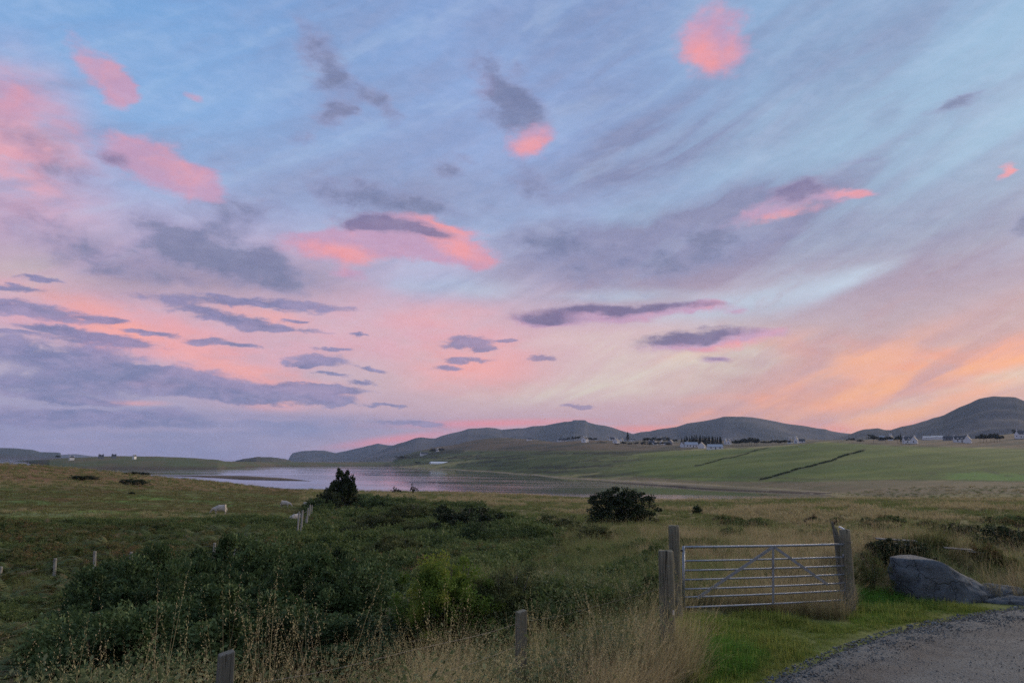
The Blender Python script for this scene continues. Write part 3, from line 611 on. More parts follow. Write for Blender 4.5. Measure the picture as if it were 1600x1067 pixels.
# ------------------------------------------------------------------ gravel track
def road_material():
    m, t, b = new_mat('gravel')
    geo = t.n.new('ShaderNodeNewGeometry').outputs['Position']
    n = t.noise(geo, 38, 4, .7); n2 = t.noise(geo, 1.1, 5, .6); v = t.n.new('ShaderNodeTexVoronoi'); v.inputs['Scale'].default_value = 45
    t.put(v.inputs['Vector'], geo)
    at_ = t.n.new('ShaderNodeAttribute'); at_.attribute_name = 'wear'
    base = t.mix(t.sep(at_.outputs['Color'])[0], (.044, .057, .064, 1), (.036, .037, .037, 1))
    base = t.mix(t.ss(n2, .35, .7, 0, .6), base, (.062, .078, .085, 1))
    f = t.ss(t.add(t.mul(n, .6), t.mul(t.sep(v.outputs['Color'])[0], .4)), .3, .7, .55, 1.6, 'LINEAR')
    mm = t.n.new('ShaderNodeMix'); mm.data_type = 'RGBA'; mm.blend_type = 'MULTIPLY'; mm.inputs[0].default_value = 1
    t.put(mm.inputs[6], base); t.put(mm.inputs[7], t.comb(f, f, f)); t.put(b.inputs['Base Color'], mm.outputs[2])
    b.inputs['Roughness'].default_value = .92
    bump(t, b, t.add(v.outputs['Distance'], t.mul(n, .6)), .9, .018)
    return m
M_road = road_material()
xr = np.linspace(0.5, 16, 260); nr = 90
Vr = []
for x in xr:
    ye = float(np.interp(x, EX, EY)) + .10 * float(fbm(np.array([x * 1.7]), np.array([3.0]), 5, 3)[0])
    for j in range(nr):
        t_ = (j / (nr - 1)) ** 1.3; y = ye + .25 - t_ * 9.5
        z = float(gz(x, y, False)); u = t_ * 9.5
        Vr.append((x, y, max(z, ROADZ - .05) + .015 - .06 * (1 - sstep(0, .5, np.array(u)))))
Vr = np.array(Vr)
Vr[:, 2] += .018 * fbm(Vr[:, 0] * 3, Vr[:, 1] * 3, 9, 3)
u_ = np.tile((np.linspace(0, 1, nr) ** 1.3) * 9.5, 260); Vr[:, 2] -= .03 * (np.exp(-((u_ - 1.5) / .35) ** 2) + np.exp(-((u_ - 3.9) / .4) ** 2))
me = mesh_np('gravel_road', Vr, grid_faces(260, nr)[:, ::-1], M_road)
u_ = np.tile((np.linspace(0, 1, nr) ** 1.3) * 9.5, 260)
wear = sstep(.55, 1.1, u_ + .2 * fbm(Vr[:, 0], Vr[:, 1], 4, 3)) * (1 - sstep(1.5, 2.3, u_ + .3 * fbm(Vr[:, 0], Vr[:, 1], 6, 3)))
wear = np.maximum(wear, .9 * sstep(3.2, 3.8, u_) * (1 - sstep(4.6, 5.4, u_))) * (.5 + .5 * sstep(-.3, .3, fbm(Vr[:, 0] * 1.3, Vr[:, 1] * 1.3, 14, 4)))
col_attr(me, np.stack([wear, wear, wear], -1), 'wear')
tag(link('gravel_road', me), kind='structure')

# ------------------------------------------------------------------ shapes
def tube_path(pts, rad, seg=8, caps=True):
    """tube along points, per-point radii; returns verts, faces"""
    pts = [Vector(p) for p in pts]; V_, F_ = [], []
    if not hasattr(rad, '__len__'): rad = [rad] * len(pts)
    for i, p in enumerate(pts):
        d = (pts[min(i + 1, len(pts) - 1)] - pts[max(i - 1, 0)]).normalized()
        a = d.orthogonal().normalized() if i == 0 else (a - d * a.dot(d)).normalized()
        b_ = d.cross(a)
        for s in range(seg):
            an = 2 * math.pi * s / seg; V_.append(p + (a * math.cos(an) + b_ * math.sin(an)) * rad[i])
    for i in range(len(pts) - 1):
        for s in range(seg):
            s2 = (s + 1) % seg; F_.append((i * seg + s, i * seg + s2, (i + 1) * seg + s2, (i + 1) * seg + s))
    if caps: F_.append(tuple(range(seg))[::-1]); F_.append(tuple(range((len(pts) - 1) * seg, len(pts) * seg)))
    return V_, F_
def merge(*vf):
    V_, F_ = [], []
    for v, f in vf:
        o = len(V_); V_ += list(v); F_ += [tuple(i + o for i in q) for q in f]
    return V_, F_
def box_vf(x0, x1, y0, y1, z0, z1):
    return ([(x0, y0, z0), (x1, y0, z0), (x1, y1, z0), (x0, y1, z0), (x0, y0, z1), (x1, y0, z1), (x1, y1, z1), (x0, y1, z1)],
            [(0, 3, 2, 1), (4, 5, 6, 7), (0, 1, 5, 4), (1, 2, 6, 5), (2, 3, 7, 6), (3, 0, 4, 7)])
def put(name, vf, mat, parent=None, loc=None, rot=None, smooth=False, bevel=0):
    me = mesh_np(name, vf[0], vf[1], mat, smooth)
    o = link(name, me, parent, loc, rot)
    if bevel:
        bv = o.modifiers.new('bevel', 'BEVEL'); bv.width = bevel; bv.segments = 2; bv.limit_method = 'ANGLE'
    return o
def ground_at(x, y): return float(gz(x, y))

def wood_material(name, a, b_, moss=.0):
    m, t, b = new_mat(name)
    co = t.n.new('ShaderNodeTexCoord').outputs['Object']
    g = t.noise(t.mapping(co, sc=(34, 34, 2.2)), 1, 6, .65, .3); big = t.noise(co, 3.0, 5, .6)
    cr = t.ss(t.noise(t.mapping(co, sc=(60, 60, 1.4)), 1, 3, .5), .30, .42)
    base = t.ramp(g, [(.28, a), (.72, b_)])
    base = t.mix(t.ss(big, .45, .7, 0, .55), base, (.10, .105, .085, 1))
    if moss: base = t.mix(t.ss(t.noise(co, 7, 5, .6), .52, .66, 0, moss), base, (.10, .115, .05, 1))
    base = t.mix(cr, (.03, .026, .022, 1), base)
    t.put(b.inputs['Base Color'], base); b.inputs['Roughness'].default_value = .9; b.inputs['Specular IOR Level'].default_value = .15
    bump(t, b, t.add(g, t.mul(cr, .7)), .9, .006)
    return m
M_wood = wood_material('weathered_wood', (.105, .098, .070), (.23, .215, .155), .6)
M_wood_d = wood_material('old_grey_wood', (.085, .082, .066), (.18, .175, .145), .3)
def steel_material():
    m, t, b = new_mat('galvanised_steel')
    co = t.n.new('ShaderNodeTexCoord').outputs['Object']
    n = t.noise(co, 9, 6, .7); s = t.noise(co, 70, 3, .6)
    base = t.ramp(n, [(.25, (.16, .18, .20)), (.6, (.30, .34, .38)), (.8, (.40, .44, .47))])
    base = t.mix(t.ss(t.add(n, t.mul(s, .3)), .68, .85, 0, .6), base, (.12, .10, .075, 1))
    t.put(b.inputs['Base Color'], base); b.inputs['Metallic'].default_value = .55; t.put(b.inputs['Roughness'], t.ss(n, .3, .7, .35, .6))
    return m
M_steel = steel_material()
M_wire = plain('fence_wire', (.12, .12, .125), .5, .7)
M_dark = plain('dark_iron', (.035, .033, .035), .7, .4)

def round_post(name, base, top, r, label, mat, tilt=(0, 0), cap=True, cat='post', seg=20):
    h = top - base.z
    rr = random.Random(hash(label) % 999 if False else len(label))
    V_, F_ = [], []; n = 14
    ph = [rr.uniform(0, 6.28) for _ in range(5)]
    for i in range(n + 1):
        t_ = i / n
        for s in range(seg):
            an = 2 * math.pi * s / seg
            rad = r * (1 + .05 * math.sin(2 * an + ph[0]) + .03 * math.sin(5 * an + ph[1]) + .02 * math.sin(9 * an + ph[2]) + .02 * math.sin(t_ * 9 + ph[3])) * (1.06 - .1 * t_)
            V_.append((rad * math.cos(an) + tilt[0] * t_ * h, rad * math.sin(an) + tilt[1] * t_ * h, -.3 + t_ * (h + .3)))
    for i in range(n):
        for s in range(seg):
            s2 = (s + 1) % seg; F_.append((i * seg + s, i * seg + s2, (i + 1) * seg + s2, (i + 1) * seg + s))
    # sawn top with a small bevel
    c = len(V_)
    for s in range(seg):
        x, y, z = V_[n * seg + s]; V_.append((tilt[0] * h + (x - tilt[0] * h) * .9, tilt[1] * h + (y - tilt[1] * h) * .9, z + .012 + .01 * math.sin(s)))
    for s in range(seg): F_.append((n * seg + s, n * seg + (s + 1) % seg, c + (s + 1) % seg, c + s))
    F_.append(tuple(range(c, c + seg)))
    o = empty(name, base)
    body = put('shaft', (V_, F_), mat, o, smooth=False)
    for p in body.data.polygons: p.use_smooth = len(p.vertices) == 4
    if label: tag(o, label, cat)
    return o

# --- gate
GL = atY(1068, 950, 13.15); GR = atY(1321, 938, 14.4)
GLt = atY(1068, 853, 13.15); GRt = atY(1321, 848.6, 14.4)
gate = empty('field_gate', GL); tag(gate, 'galvanised steel seven-bar field gate with braced frame, closed across the grass entrance', 'gate')
ax = (GR - GL); Lg = ax.length; gd = ax.normalized()
def gp(u, v):
    """point on the gate plane: u along (m), v fraction of height (local to gate)"""
    t_ = u / Lg; lo = GL.lerp(GR, t_); hi = GLt.lerp(GRt, t_); return lo.lerp(hi, v) - GL
rows = [0.012, .175, .305, .455, .605, .76, .985]
for i, v in enumerate(rows):
    r = .021 if i in (6,) else .016
    if i == 0: r = .017
    pts = [gp(Lg * q, v) + Vector((0, 0, -.008 * math.sin(math.pi * q))) for q in np.linspace(0.0, 1, 9)]
    b_ = put('bar', tube_path(pts, r, 10), M_steel, gate, smooth=True)
nrm = Vector((gd.y, -gd.x, 0)).normalized()          # towards the viewer
for u in (0.0, Lg): put('stile', tube_path([gp(u, -.02), gp(u, 1.0)], .025, 10), M_steel, gate, smooth=True)
mid = Lg * .525
def flat_bar(a, b_, w, th, off):
    d = (b_ - a).normalized(); s = d.cross(nrm).normalized() * w / 2; n_ = nrm * th / 2; o = nrm * off
    V_ = [a - s - n_ + o, a + s - n_ + o, a + s + n_ + o, a - s + n_ + o, b_ - s - n_ + o, b_ + s - n_ + o, b_ + s + n_ + o, b_ - s + n_ + o]
    return V_, [(0, 1, 2, 3), (7, 6, 5, 4), (0, 4, 5, 1), (1, 5, 6, 2), (2, 6, 7, 3), (3, 7, 4, 0)]
put('upright', flat_bar(gp(mid, 0), gp(mid, .985), .045, .008, .024), M_steel, gate)
put('brace', flat_bar(gp(mid - .02, .96), gp(Lg * .07, .16), .05, .008, .036), M_steel, gate)
put('brace', flat_bar(gp(mid + .02, .96), gp(Lg * .87, .30), .05, .008, .036), M_steel, gate)
for v in (.12, .93): put('hinge', merge(tube_path([gp(-.12, v), gp(.0, v)], .014, 8), tube_path([gp(-.10, v - .03), gp(-.10, v + .05)], .02, 8)), M_dark, gate)
put('latch', merge(box_vf(-.05, .05, -.012, .012, -.018, .018), box_vf(.03, .05, -.014, .014, -.06, .018)), M_steel, gate, loc=gp(Lg - .01, .80), rot=(0, 0, math.atan2(gd.y, gd.x)))

# --- posts round the gate
b0 = atY(1057, 925, 12.95); t0 = atY(1056, 822, 12.95)
p = round_post('gate_post', Vector((b0.x, b0.y, ground_at(b0.x, b0.y))), t0.z, .088, 'tall round wooden post hinging the gate, behind the shorter post at its left end', M_wood, tilt=(-.012, 0))
b0 = atY(1043.5, 1000, 10.4); t0 = atY(1043, 861, 10.4)
strain = round_post('gate_post', Vector((b0.x, b0.y, ground_at(b0.x, b0.y))), t0.z, .098, 'thick weathered round post in dry grass in front of the gate hinge post', M_wood)
put('staple_tag', box_vf(-.012, .012, -.004, .004, -.03, .03), plain('tag_paint', (.5, .48, .45), .5), strain, loc=(.065, -.085, t0.z - strain.location.z - .78))
b0 = atY(1327, 930, 14.45); t0 = atY(1323.5, 828, 14.45)
latchp = round_post('gate_post', Vector((b0.x, b0.y, ground_at(b0.x, b0.y))), t0.z, .105, 'stout round wooden post at the latch end of the gate, beside the boulder', M_wood, tilt=(-.01, 0))
put('wire_wrap', tube_path([(.108 * math.cos(a), .108 * math.sin(a), t0.z - latchp.location.z - .25 + .004 * a) for a in np.linspace(0, 12, 40)], .003, 5), M_wire, latchp)
# twisted old post leaning behind it
b0 = atY(1318, 905, 14.75)
tw = empty('dead_stump', (b0.x, b0.y, ground_at(b0.x, b0.y))); tag(tw, 'twisted grey dead wood post leaning behind the latch post', 'post')
hh_ = atY(1300, 815, 14.75) - tw.location
pts = [Vector((.03, 0, -.3)), Vector((.02, .0, .4)), Vector((-.02, .02, .8)), hh_ * .78 + Vector((.05, 0, 0)), hh_]
put('shaft', tube_path(pts, [.10, .09, .085, .06, .018], 9), M_wood_d, tw)
for q in range(3):
    put('splinter', tube_path([pts[2] + Vector((.03 * q, 0, .03)), pts[3] + Vector((.06 + .05 * q, .02, -.02 - .05 * q)), pts[4] + Vector((.07 + .07 * q, .0, -.10 - .07 * q))], [.03, .024, .006], 6), M_wood_d, tw)
wt = put('white_insulator', merge(tube_path([(-.045, 0, .02), (.045, 0, -.025)], .018, 10)), plain('white_plastic', (.75, .76, .78), .4, 0, .05), latchp, loc=(-.09, -.05, t0.z - latchp.location.z + .045))
# grey prop behind the latch post
pb = atY(1337, 905, 15.2); pr_ = empty('gate_prop', (pb.x, pb.y, ground_at(pb.x, pb.y))); tag(pr_, 'short bluish grey plank propped behind the latch post', 'plank')
put('board', box_vf(-.04, .04, -.03, .03, -.1, 1.0), M_wood_d, pr_, rot=(0, -.14, 0), bevel=.006)

# --- near wire fence: posts and wires are one fence
fence = empty('wire_fence', atY(815, 1080, 8.5)); fence.location.z = ground_at(fence.location.x, fence.location.y)
tag(fence, 'near stock fence of wooden posts and slack wires running through the tall dry grass', 'fence')
fl = fence.location
def sq_post(x, ytop, Y, w, mat, xb=None):
    tp = atY(x, ytop, Y); gb = ground_at(tp.x, tp.y) - .3
    V_, F_ = box_vf(-w / 2, w / 2, -w / 2, w / 2, 0, tp.z - gb)
    n = 10; V_, F_ = [], []
    for i in range(n + 1):
        z = (tp.z - gb) * i / n; k_ = 1 + .02 * math.sin(i * 2.1 + x)
        for sx, sy in ((-1, -1), (1, -1), (1, 1), (-1, 1)): V_.append((sx * w / 2 * k_, sy * w / 2 * k_, z + (.012 * sx if i == n else 0)))
    for i in range(n):
        for s in range(4): F_.append((i * 4 + s, i * 4 + (s + 1) % 4, (i + 1) * 4 + (s + 1) % 4, (i + 1) * 4 + s))
    F_.append((0, 3, 2, 1)); F_.append(tuple(n * 4 + i for i in range(4)))
    o = put('post', (V_, F_), mat, fence, loc=Vector((tp.x, tp.y, gb)) - fl, rot=(0, 0, .5), bevel=.006); return Vector((tp.x, tp.y, tp.z))
P1 = sq_post(814.5, 954, 8.5, .098, M_wood)
P2 = sq_post(354, 1019, 5.1, .095, M_wood_d)
P0 = sq_post(-260, 1000, 5.2, .1, M_wood)
P3 = atY(1043, 861, 10.4); 
for k_, dz in enumerate((.10, .34, .58, .82, 1.02)):
    def wire(a, b_, za, zb, name='wire'):
        a = Vector((a.x, a.y - .055, a.z - za)); b_ = Vector((b_.x, b_.y - .055, b_.z - zb))
        pts = [a.lerp(b_, t_) - fl + Vector((0, 0, -.05 * math.sin(math.pi * t_) - .012 * math.sin(9 * t_ + k_))) for t_ in np.linspace(0, 1, 16)]
        put(name, tube_path(pts, .0013, 5), M_wire, fence, smooth=True)
    wire(P1, P3, dz, dz + .32); wire(P2, P1, dz + .10, dz); wire(P0, P2, dz + .12, dz + .10)

# --- distant posts in the bracken and by the sheep
M_pale = wood_material('bleached_wood', (.26, .25, .21), (.42, .40, .36), .1)
far_fence = empty('wire_fence', at(150, 885, 40)); far_fence.location.z = ground_at(far_fence.location.x, far_fence.location.y)
tag(far_fence, 'far stock fence of small pale posts crossing the bracken below the green pasture', 'fence')
pp = []
for (x, y0, y1, lean) in [(-60, 882, 903, 0), (1, 885, 903, .02), (88, 872, 890, -.04), (151, 861, 884, -.07), (207, 862, 881, -.05), (255, 858, 874, 0), (335, 848, 862, .02), (368, 847, 861, 0), (402, 843, 853, 0)]:
    d = 37; tp = at(x, y0, d); g = ground_at(tp.x, tp.y)
    o = put('post', tube_path([(0, 0, g - .2 - tp.z), (lean, 0, 0)], .062 if x != 368 else .045, 7), M_pale, far_fence, loc=tp - far_fence.location); pp.append(tp - far_fence.location)
for a, b_ in zip(pp[:-1], pp[1:]):
    for dz in (.08, .35):
        put('wire', tube_path([a + Vector((0, -.07, -dz)), a.lerp(b_, .5) + Vector((0, -.07, -dz - .06)), b_ + Vector((0, -.07, -dz))], .006, 4), M_wire, far_fence)
sf = empty('wire_fence', at(470, 826, 47)); sf.location.z = ground_at(sf.location.x, sf.location.y)
tag(sf, 'old fence end of tall thin posts beside the sheep, left of the dark tree', 'fence')
pp = []
for (x, y0, y1, d, r) in [(467, 799, 830, 46, .055), (472.5, 797, 828, 46.6, .06), (481, 793, 812, 52, .05), (478.5, 806, 815, 53, .05), (484.5, 788, 796, 66, .06), (487.5, 789, 796, 72, .055)]:
    tp = at(x, y0, d); g = min(ground_at(tp.x, tp.y) - .2, at(x, y1, d).z)
    put('post', tube_path([(-.03, 0, g - tp.z), (.02, 0, 0)], r, 7), M_pale, sf, loc=tp - sf.location); pp.append(tp - sf.location)
for i, j in ((1, 2), (2, 4), (4, 5)): put('wire', tube_path([pp[i] + Vector((0, 0, -.2)), pp[j] + Vector((0, 0, -.2))], .006, 4), M_wire, sf)

# --- rocks
def rock_material():
    m, t, b = new_mat('lichen_rock')
    geo = t.n.new('ShaderNodeTexCoord').outputs['Object']
    n = t.noise(geo, 2.2, 7, .65); f = t.noise(geo, 22, 5, .7); nz = t.sep(t.n.new('ShaderNodeNewGeometry').outputs['Normal'])[2]
    base = t.ramp(t.add(t.mul(n, .65), t.mul(f, .35)), [(.3, (.045, .055, .062)), (.52, (.10, .118, .128)), (.75, (.18, .20, .205))])
    lic = t.ss(t.add(t.mul(f, .5), t.mul(n, .5)), .56, .64)
    base = t.mix(t.mul(lic, t.ss(nz, .3, .9, .15, .8)), base, (.22, .24, .24, 1))
    t.put(b.inputs['Base Color'], base); b.inputs['Roughness'].default_value = .9; b.inputs['Specular IOR Level'].default_value = .2
    cv = t.n.new('ShaderNodeTexVoronoi'); cv.feature = 'DISTANCE_TO_EDGE'; cv.inputs['Scale'].default_value = 1.7; t.put(cv.inputs['Vector'], t.vmath('ADD', geo, t.mapping(t.noise(geo, 3, 3, .5, col=True), sc=(.4, .4, .4))))
    ck = t.ss(cv.outputs['Distance'], 0, .035)
    bump(t, b, t.add(t.add(n, t.mul(f, .35)), t.mul(ck, .35)), 1.0, .09)
    return m
M_rock = rock_material()
def rock(name, c, size, seed, label, cat='rock', rz=0, shape=None, mat=None, sub=4, rough=.2):
    bm = bmesh.new(); bmesh.ops.create_icosphere(bm, subdivisions=sub, radius=1)
    for v in bm.verts:
        p_ = v.co.copy()
        for o_, (fr, am) in enumerate(((1.1, rough), (2.4, rough * .55), (5.5, rough * .32), (11, rough * .2), (22, rough * .1))):
            p_ += v.co * am * mnoise.noise(v.co * fr + Vector((seed, o_ * 3, seed * 2)))
        # planar facets
        for q in range(5):
            n_ = mnoise.random_unit_vector() if False else Vector((math.sin(seed + q * 2.4), math.cos(seed * 1.7 + q * 1.9), .3 * math.sin(q + seed))).normalized()
            dd = p_.dot(n_) - .82
            if dd > 0: p_ -= n_ * dd * .7
        if shape: p_ = shape(p_)
        v.co = Vector((p_.x * size[0], p_.y * size[1], p_.z * size[2]))
    me = bpy.data.meshes.new(name); bm.to_mesh(me); bm.free(); me.materials.append(mat or M_rock)
    for p_ in me.polygons: p_.use_smooth = True
    o = link(name, me, loc=c, rot=(0, 0, rz)); return tag(o, label, cat)
bc = atY(1472, 905, 16.3); g = ground_at(bc.x, bc.y)
def bshape(p_):   # steep left face, long slope to the right, deep overhang line low down
    z = p_.z
    x = p_.x; k_ = 1 - .80 * max(0, min(1, (x + .45) / 1.35))
    if z > 0: z = min(1.25 * z, 1.0) * k_
    z = min(z, .92 + .05 * x)
    return Vector((x - .15 * max(0, z), p_.y, z))
rock('boulder', (bc.x + .05, bc.y, g + .08), (1.08, .75, .86), 3.1, 'big rounded grey boulder sloping down to the right beside the green verge', 'boulder', 0.0, bshape, sub=5, rough=.22)
lc = atY(1548, 916, 16.2); rock('rock', (lc.x, lc.y, ground_at(lc.x, lc.y) - .02), (1.1, .42, .27), 5.3, 'low flat grey rock spreading at the right foot of the boulder', 'rock', -.12, sub=5, rough=.35)
lc = atY(1588, 925, 15.6); rock('rock', (lc.x, lc.y, ground_at(lc.x, lc.y) - .03), (.62, .36, .15), 8.3, 'lowest small rock at the track edge, right of the boulder', 'rock', .1, sub=4, rough=.35)
lc = atY(1602, 872, 22); rock('rock', (lc.x, lc.y, ground_at(lc.x, lc.y) + .05), (.5, .4, .36), 9.7, 'dark grey rock by the thicket at the far right edge', 'rock', .1, sub=4, rough=.3)
M_slab = plain('pale_driftwood', (.12, .12, .11), .85, 0, .5, 9, .01)
for (x, y, Y, L_, rz, lab) in [(1400, 843, 18.6, .95, -.10, 'pale weathered plank lying on the grass just left of the boulder top'), (1410, 850, 18.3, .35, .25, 'shortest pale plank, under the long one left of the boulder'),
                               (1497, 857, 18.4, .62, -.18, 'pale plank lying behind the right shoulder of the boulder'), (1522, 862, 18.6, .42, -.05, 'pale plank at the far right of those behind the boulder')]:
    c_ = atY(x, y, Y); g = ground_at(c_.x, c_.y)
    put_ = put('plank', box_vf(-L_ / 2, L_ / 2, -.07, .07, -.012, .012), M_slab, None, loc=(c_.x, c_.y, max(c_.z, ground_at(c_.x, c_.y) + .12)), rot=(.12, .05, rz), bevel=.006)
    tag(put_, lab, 'plank')
    # the bank of stones and turf that carries it is the mound below
def mound(cx, cy, z, sx, sy, name='grass_bank'):
    V_ = []; n = 40
    for i in range(n):
        for j in range(n):
            u, v = i / (n - 1) * 2 - 1, j / (n - 1) * 2 - 1; X_, Y_ = cx + u * sx, cy + v * sy; g_ = ground_at(X_, Y_)
            w_ = max(0, 1 - (u * u + v * v)) ; w_ = sstep(0, .6, np.array(w_)); zz_ = g_ - .06 + float(w_) * (z - g_ + .05) + .05 * float(fbm(np.array([X_ * 2.]), np.array([Y_ * 2.]), 3, 3)[0]) * float(w_)
            V_.append((X_, Y_, zz_))
    V_ = np.array(V_); me = mesh_np(name, V_, grid_faces(n, n)[:, ::-1], M_land); col_attr(me, np.tile(np.array([[.075, .08, .035]]), (len(V_), 1))); return tag(link(name, me), kind='structure')

# --- sheep: skinned bodies, heads down grazing
M_fleece = plain('fleece', (.42, .385, .34), .95, 0, .18, 14, .02); M_face = plain('sheep_face', (.50, .46, .42), .8)
def sheep(loc, rz, label, scale=1.0, pose='graze'):
    o = empty('sheep', loc, rz); tag(o, label, 'sheep', 'sheep grazing in the pasture')
    hd = -.05 if pose == 'graze' else .85
    vs = [(-.45, 0, .58, .23, .27), (-.15, 0, .56, .28, .32), (.20, 0, .57, .28, .31), (.45, 0, .60, .21, .26), (.66, 0, .52 if pose == 'graze' else .80, .11, .12), (.80, 0, .30 if pose == 'graze' else .92, .085, .09), (.93, 0, .12 if pose == 'graze' else .88, .055, .06),
          (-.55, 0, .50, .05, .05), (-.58, 0, .34, .035, .035)]
    ed = [(0, 1), (1, 2), (2, 3), (3, 4), (4, 5), (5, 6), (0, 7), (7, 8)]
    for sx, root in ((-.42, 0), (.36, 3)):
        for sy in (-1, 1):
            a = len(vs); vs += [(sx, .13 * sy, .34, .11, .11), (sx + (-.05 if sx < 0 else .0), .13 * sy, .20, .040, .040), (sx + .01, .13 * sy, .02, .028, .028)]
            ed += [(root, a), (a, a + 1), (a + 1, a + 2)]
    for sy in (-1, 1):
        a = len(vs); x_, z_ = (.76, .40) if pose == 'graze' else (.78, .98); vs += [(x_, .13 * sy, z_, .03, .015)]; ed += [(5, a)]
    me = bpy.data.meshes.new('fleece_body'); me.from_pydata([v[:3] for v in vs], ed, [])
    b_ = link('body', me, o); b_.scale = (scale,) * 3
    sk = b_.modifiers.new('skin', 'SKIN'); sk.use_smooth_shade = True
    for i, v in enumerate(vs): me.skin_vertices[0].data[i].radius = (v[3], v[4])
    me.skin_vertices[0].data[1].use_root = True
    ss_ = b_.modifiers.new('sub', 'SUBSURF'); ss_.levels = 2; ss_.render_levels = 2
    me.materials.append(M_fleece)
    return o
for (x, y, d, rz, lab, sc, ps) in [(344, 804, 62, math.pi + .15, 'white sheep grazing head down to the left on the pale green strip', .95, 'graze'), (461, 817, 54, math.pi + .9, 'white sheep seen nearly end-on beside the tall thin fence posts', .8, 'graze'),
                                   (478.5, 794, 78, -.9, 'small white sheep just above the fence posts, left of the dark tree', .8, 'stand'), (445, 793, 96, .1, 'farthest sheep, a thin pale back lying in the russet grass', .9, 'graze')]:
    a_ = at(x, y, d); g = ground_at(a_.x, a_.y)
    for dd_ in np.linspace(d * .75, d * 1.35, 120):       # stand it where the view meets the ground
        q_ = at(x, y, dd_)
        if ground_at(q_.x, q_.y) >= q_.z - .02: a_ = q_; break
    sheep((a_.x, a_.y, ground_at(a_.x, a_.y) + .02), rz, lab, sc, ps)
# ------------------------------------------------------------------ foliage meshes
def leaf_material(name, cols_, var=.5, rough=.75, trans=.25, sc=.9):
    m = bpy.data.materials.new(name); m.use_nodes = True; t = NT(m.node_tree)
    o = t.n.new('ShaderNodeOutputMaterial'); b = t.n.new('ShaderNodeBsdfPrincipled')
    oi = t.n.new('ShaderNodeObjectInfo').outputs['Random']; geo = t.n.new('ShaderNodeNewGeometry')
    n = t.noise(geo.outputs['Position'], sc, 3, .6)
    at_ = t.n.new('ShaderNodeAttribute'); at_.attribute_name = 'leafv'
    lv = t.sep(at_.outputs['Color'])
    f = t.add(t.add(t.mul(n, .45), t.mul(lv[0], .35)), t.mul(oi, .20))
    st = [(.22 + .56 * i / (len(cols_) - 1), c) for i, c in enumerate(cols_)]
    col = t.ramp(f, st)
    t.put(b.inputs['Base Color'], col); b.inputs['Roughness'].default_value = rough; b.inputs['Specular IOR Level'].default_value = .22
    tr = t.n.new('ShaderNodeBsdfTranslucent'); t.put(tr.inputs[0], col); mx_ = t.n.new('ShaderNodeMixShader'); mx_.inputs[0].default_value = trans
    t.l.new(b.outputs[0], mx_.inputs[1]); t.l.new(tr.outputs[0], mx_.inputs[2]); t.l.new(mx_.outputs[0], o.inputs[0])
    return m
def leafv(me, vals):
    a = me.color_attributes.new('leafv', 'FLOAT_COLOR', 'POINT'); buf = np.ones((len(me.vertices), 4), np.float32)
    buf[:, 0] = vals; a.data.foreach_set('color', buf.ravel())
def leaves_mesh(name, P_, N_, L_, W_, mat, seed=0, val=None):
    """one pointed leaf (a folded quad) per point; N_ rough outward direction"""
    r = np.random.default_rng(seed); n = len(P_)
    d = N_ + r.normal(0, .75, (n, 3)); d /= np.linalg.norm(d, axis=1, keepdims=True)
    s = np.cross(d, r.normal(0, 1, (n, 3))); s /= np.maximum(np.linalg.norm(s, axis=1, keepdims=True), 1e-6)
    L_ = (L_ * r.uniform(.6, 1.3, n))[:, None]; W_ = (W_ * r.uniform(.7, 1.25, n))[:, None]
    up = np.cross(s, d)
    V_ = np.stack([P_ - d * L_ * .5, P_ + s * W_ * .5 + up * W_ * .18, P_ + d * L_ * .5, P_ - s * W_ * .5 + up * W_ * .18], 1).reshape(-1, 3)
    f = np.arange(n * 4).reshape(-1, 4)
    me = mesh_np(name, V_, f, mat, smooth=False)
    v = r.uniform(0, 1, n) if val is None else val
    leafv(me, np.repeat(v, 4)); return me
def crown_points(n, rad, seed, clumps=40, hollow=.55, flat=-.2, lump=.32, clr=.30):
    """leaf positions gathered in twig clumps over an uneven ellipsoid"""
    r = np.random.default_rng(seed)
    c = r.normal(0, 1, (clumps, 3)); c /= np.linalg.norm(c, axis=1, keepdims=True)
    c[:, 2] = np.where(c[:, 2] < flat, -c[:, 2] * .6, c[:, 2])
    rr = r.uniform(hollow, 1, clumps) ** .6 * (1 + lump * r.normal(0, 1, clumps).clip(-1.3, 1.3))
    cc_ = c * rr[:, None]
    k_ = r.integers(0, clumps, n)
    off = r.normal(0, 1, (n, 3)); off /= np.linalg.norm(off, axis=1, keepdims=True); off *= (r.uniform(0, 1, n) ** .5)[:, None] * (clr * r.uniform(.6, 1.4, clumps)[k_])[:, None]
    P_ = cc_[k_] + off; N_ = off / clr * .8 + cc_[k_] * .4 + np.array([0, 0, .35])
    return P_ * np.array(rad), N_, r.uniform(0, 1, clumps)[k_] * .75 + r.uniform(0, 1, n) * .25
M_willow = leaf_material('willow_leaves', [(.016, .032, .012, 1), (.062, .105, .036, 1), (.18, .24, .095, 1)], trans=.2)
M_bush = leaf_material('dark_bush_leaves', [(.012, .022, .011, 1), (.030, .048, .020, 1), (.060, .082, .034, 1)], trans=.15)
M_scrub = leaf_material('scrub_leaves', [(.040, .062, .022, 1), (.080, .118, .038, 1), (.15, .19, .062, 1)])
M_fern = leaf_material('bracken_fronds', [(.045, .070, .024, 1), (.085, .12, .038, 1), (.19, .115, .055, 1)])
M_conif = leaf_material('conifer_needles', [(.008, .016, .012, 1), (.016, .028, .020, 1), (.028, .040, .026, 1)], trans=.05)
M_farleaf = leaf_material('far_tree_leaves', [(.010, .018, .012, 1), (.022, .034, .020, 1), (.038, .048, .028, 1)], trans=.1, sc=.1)
M_bark = wood_material('bark', (.05, .042, .034), (.10, .085, .068), .3)

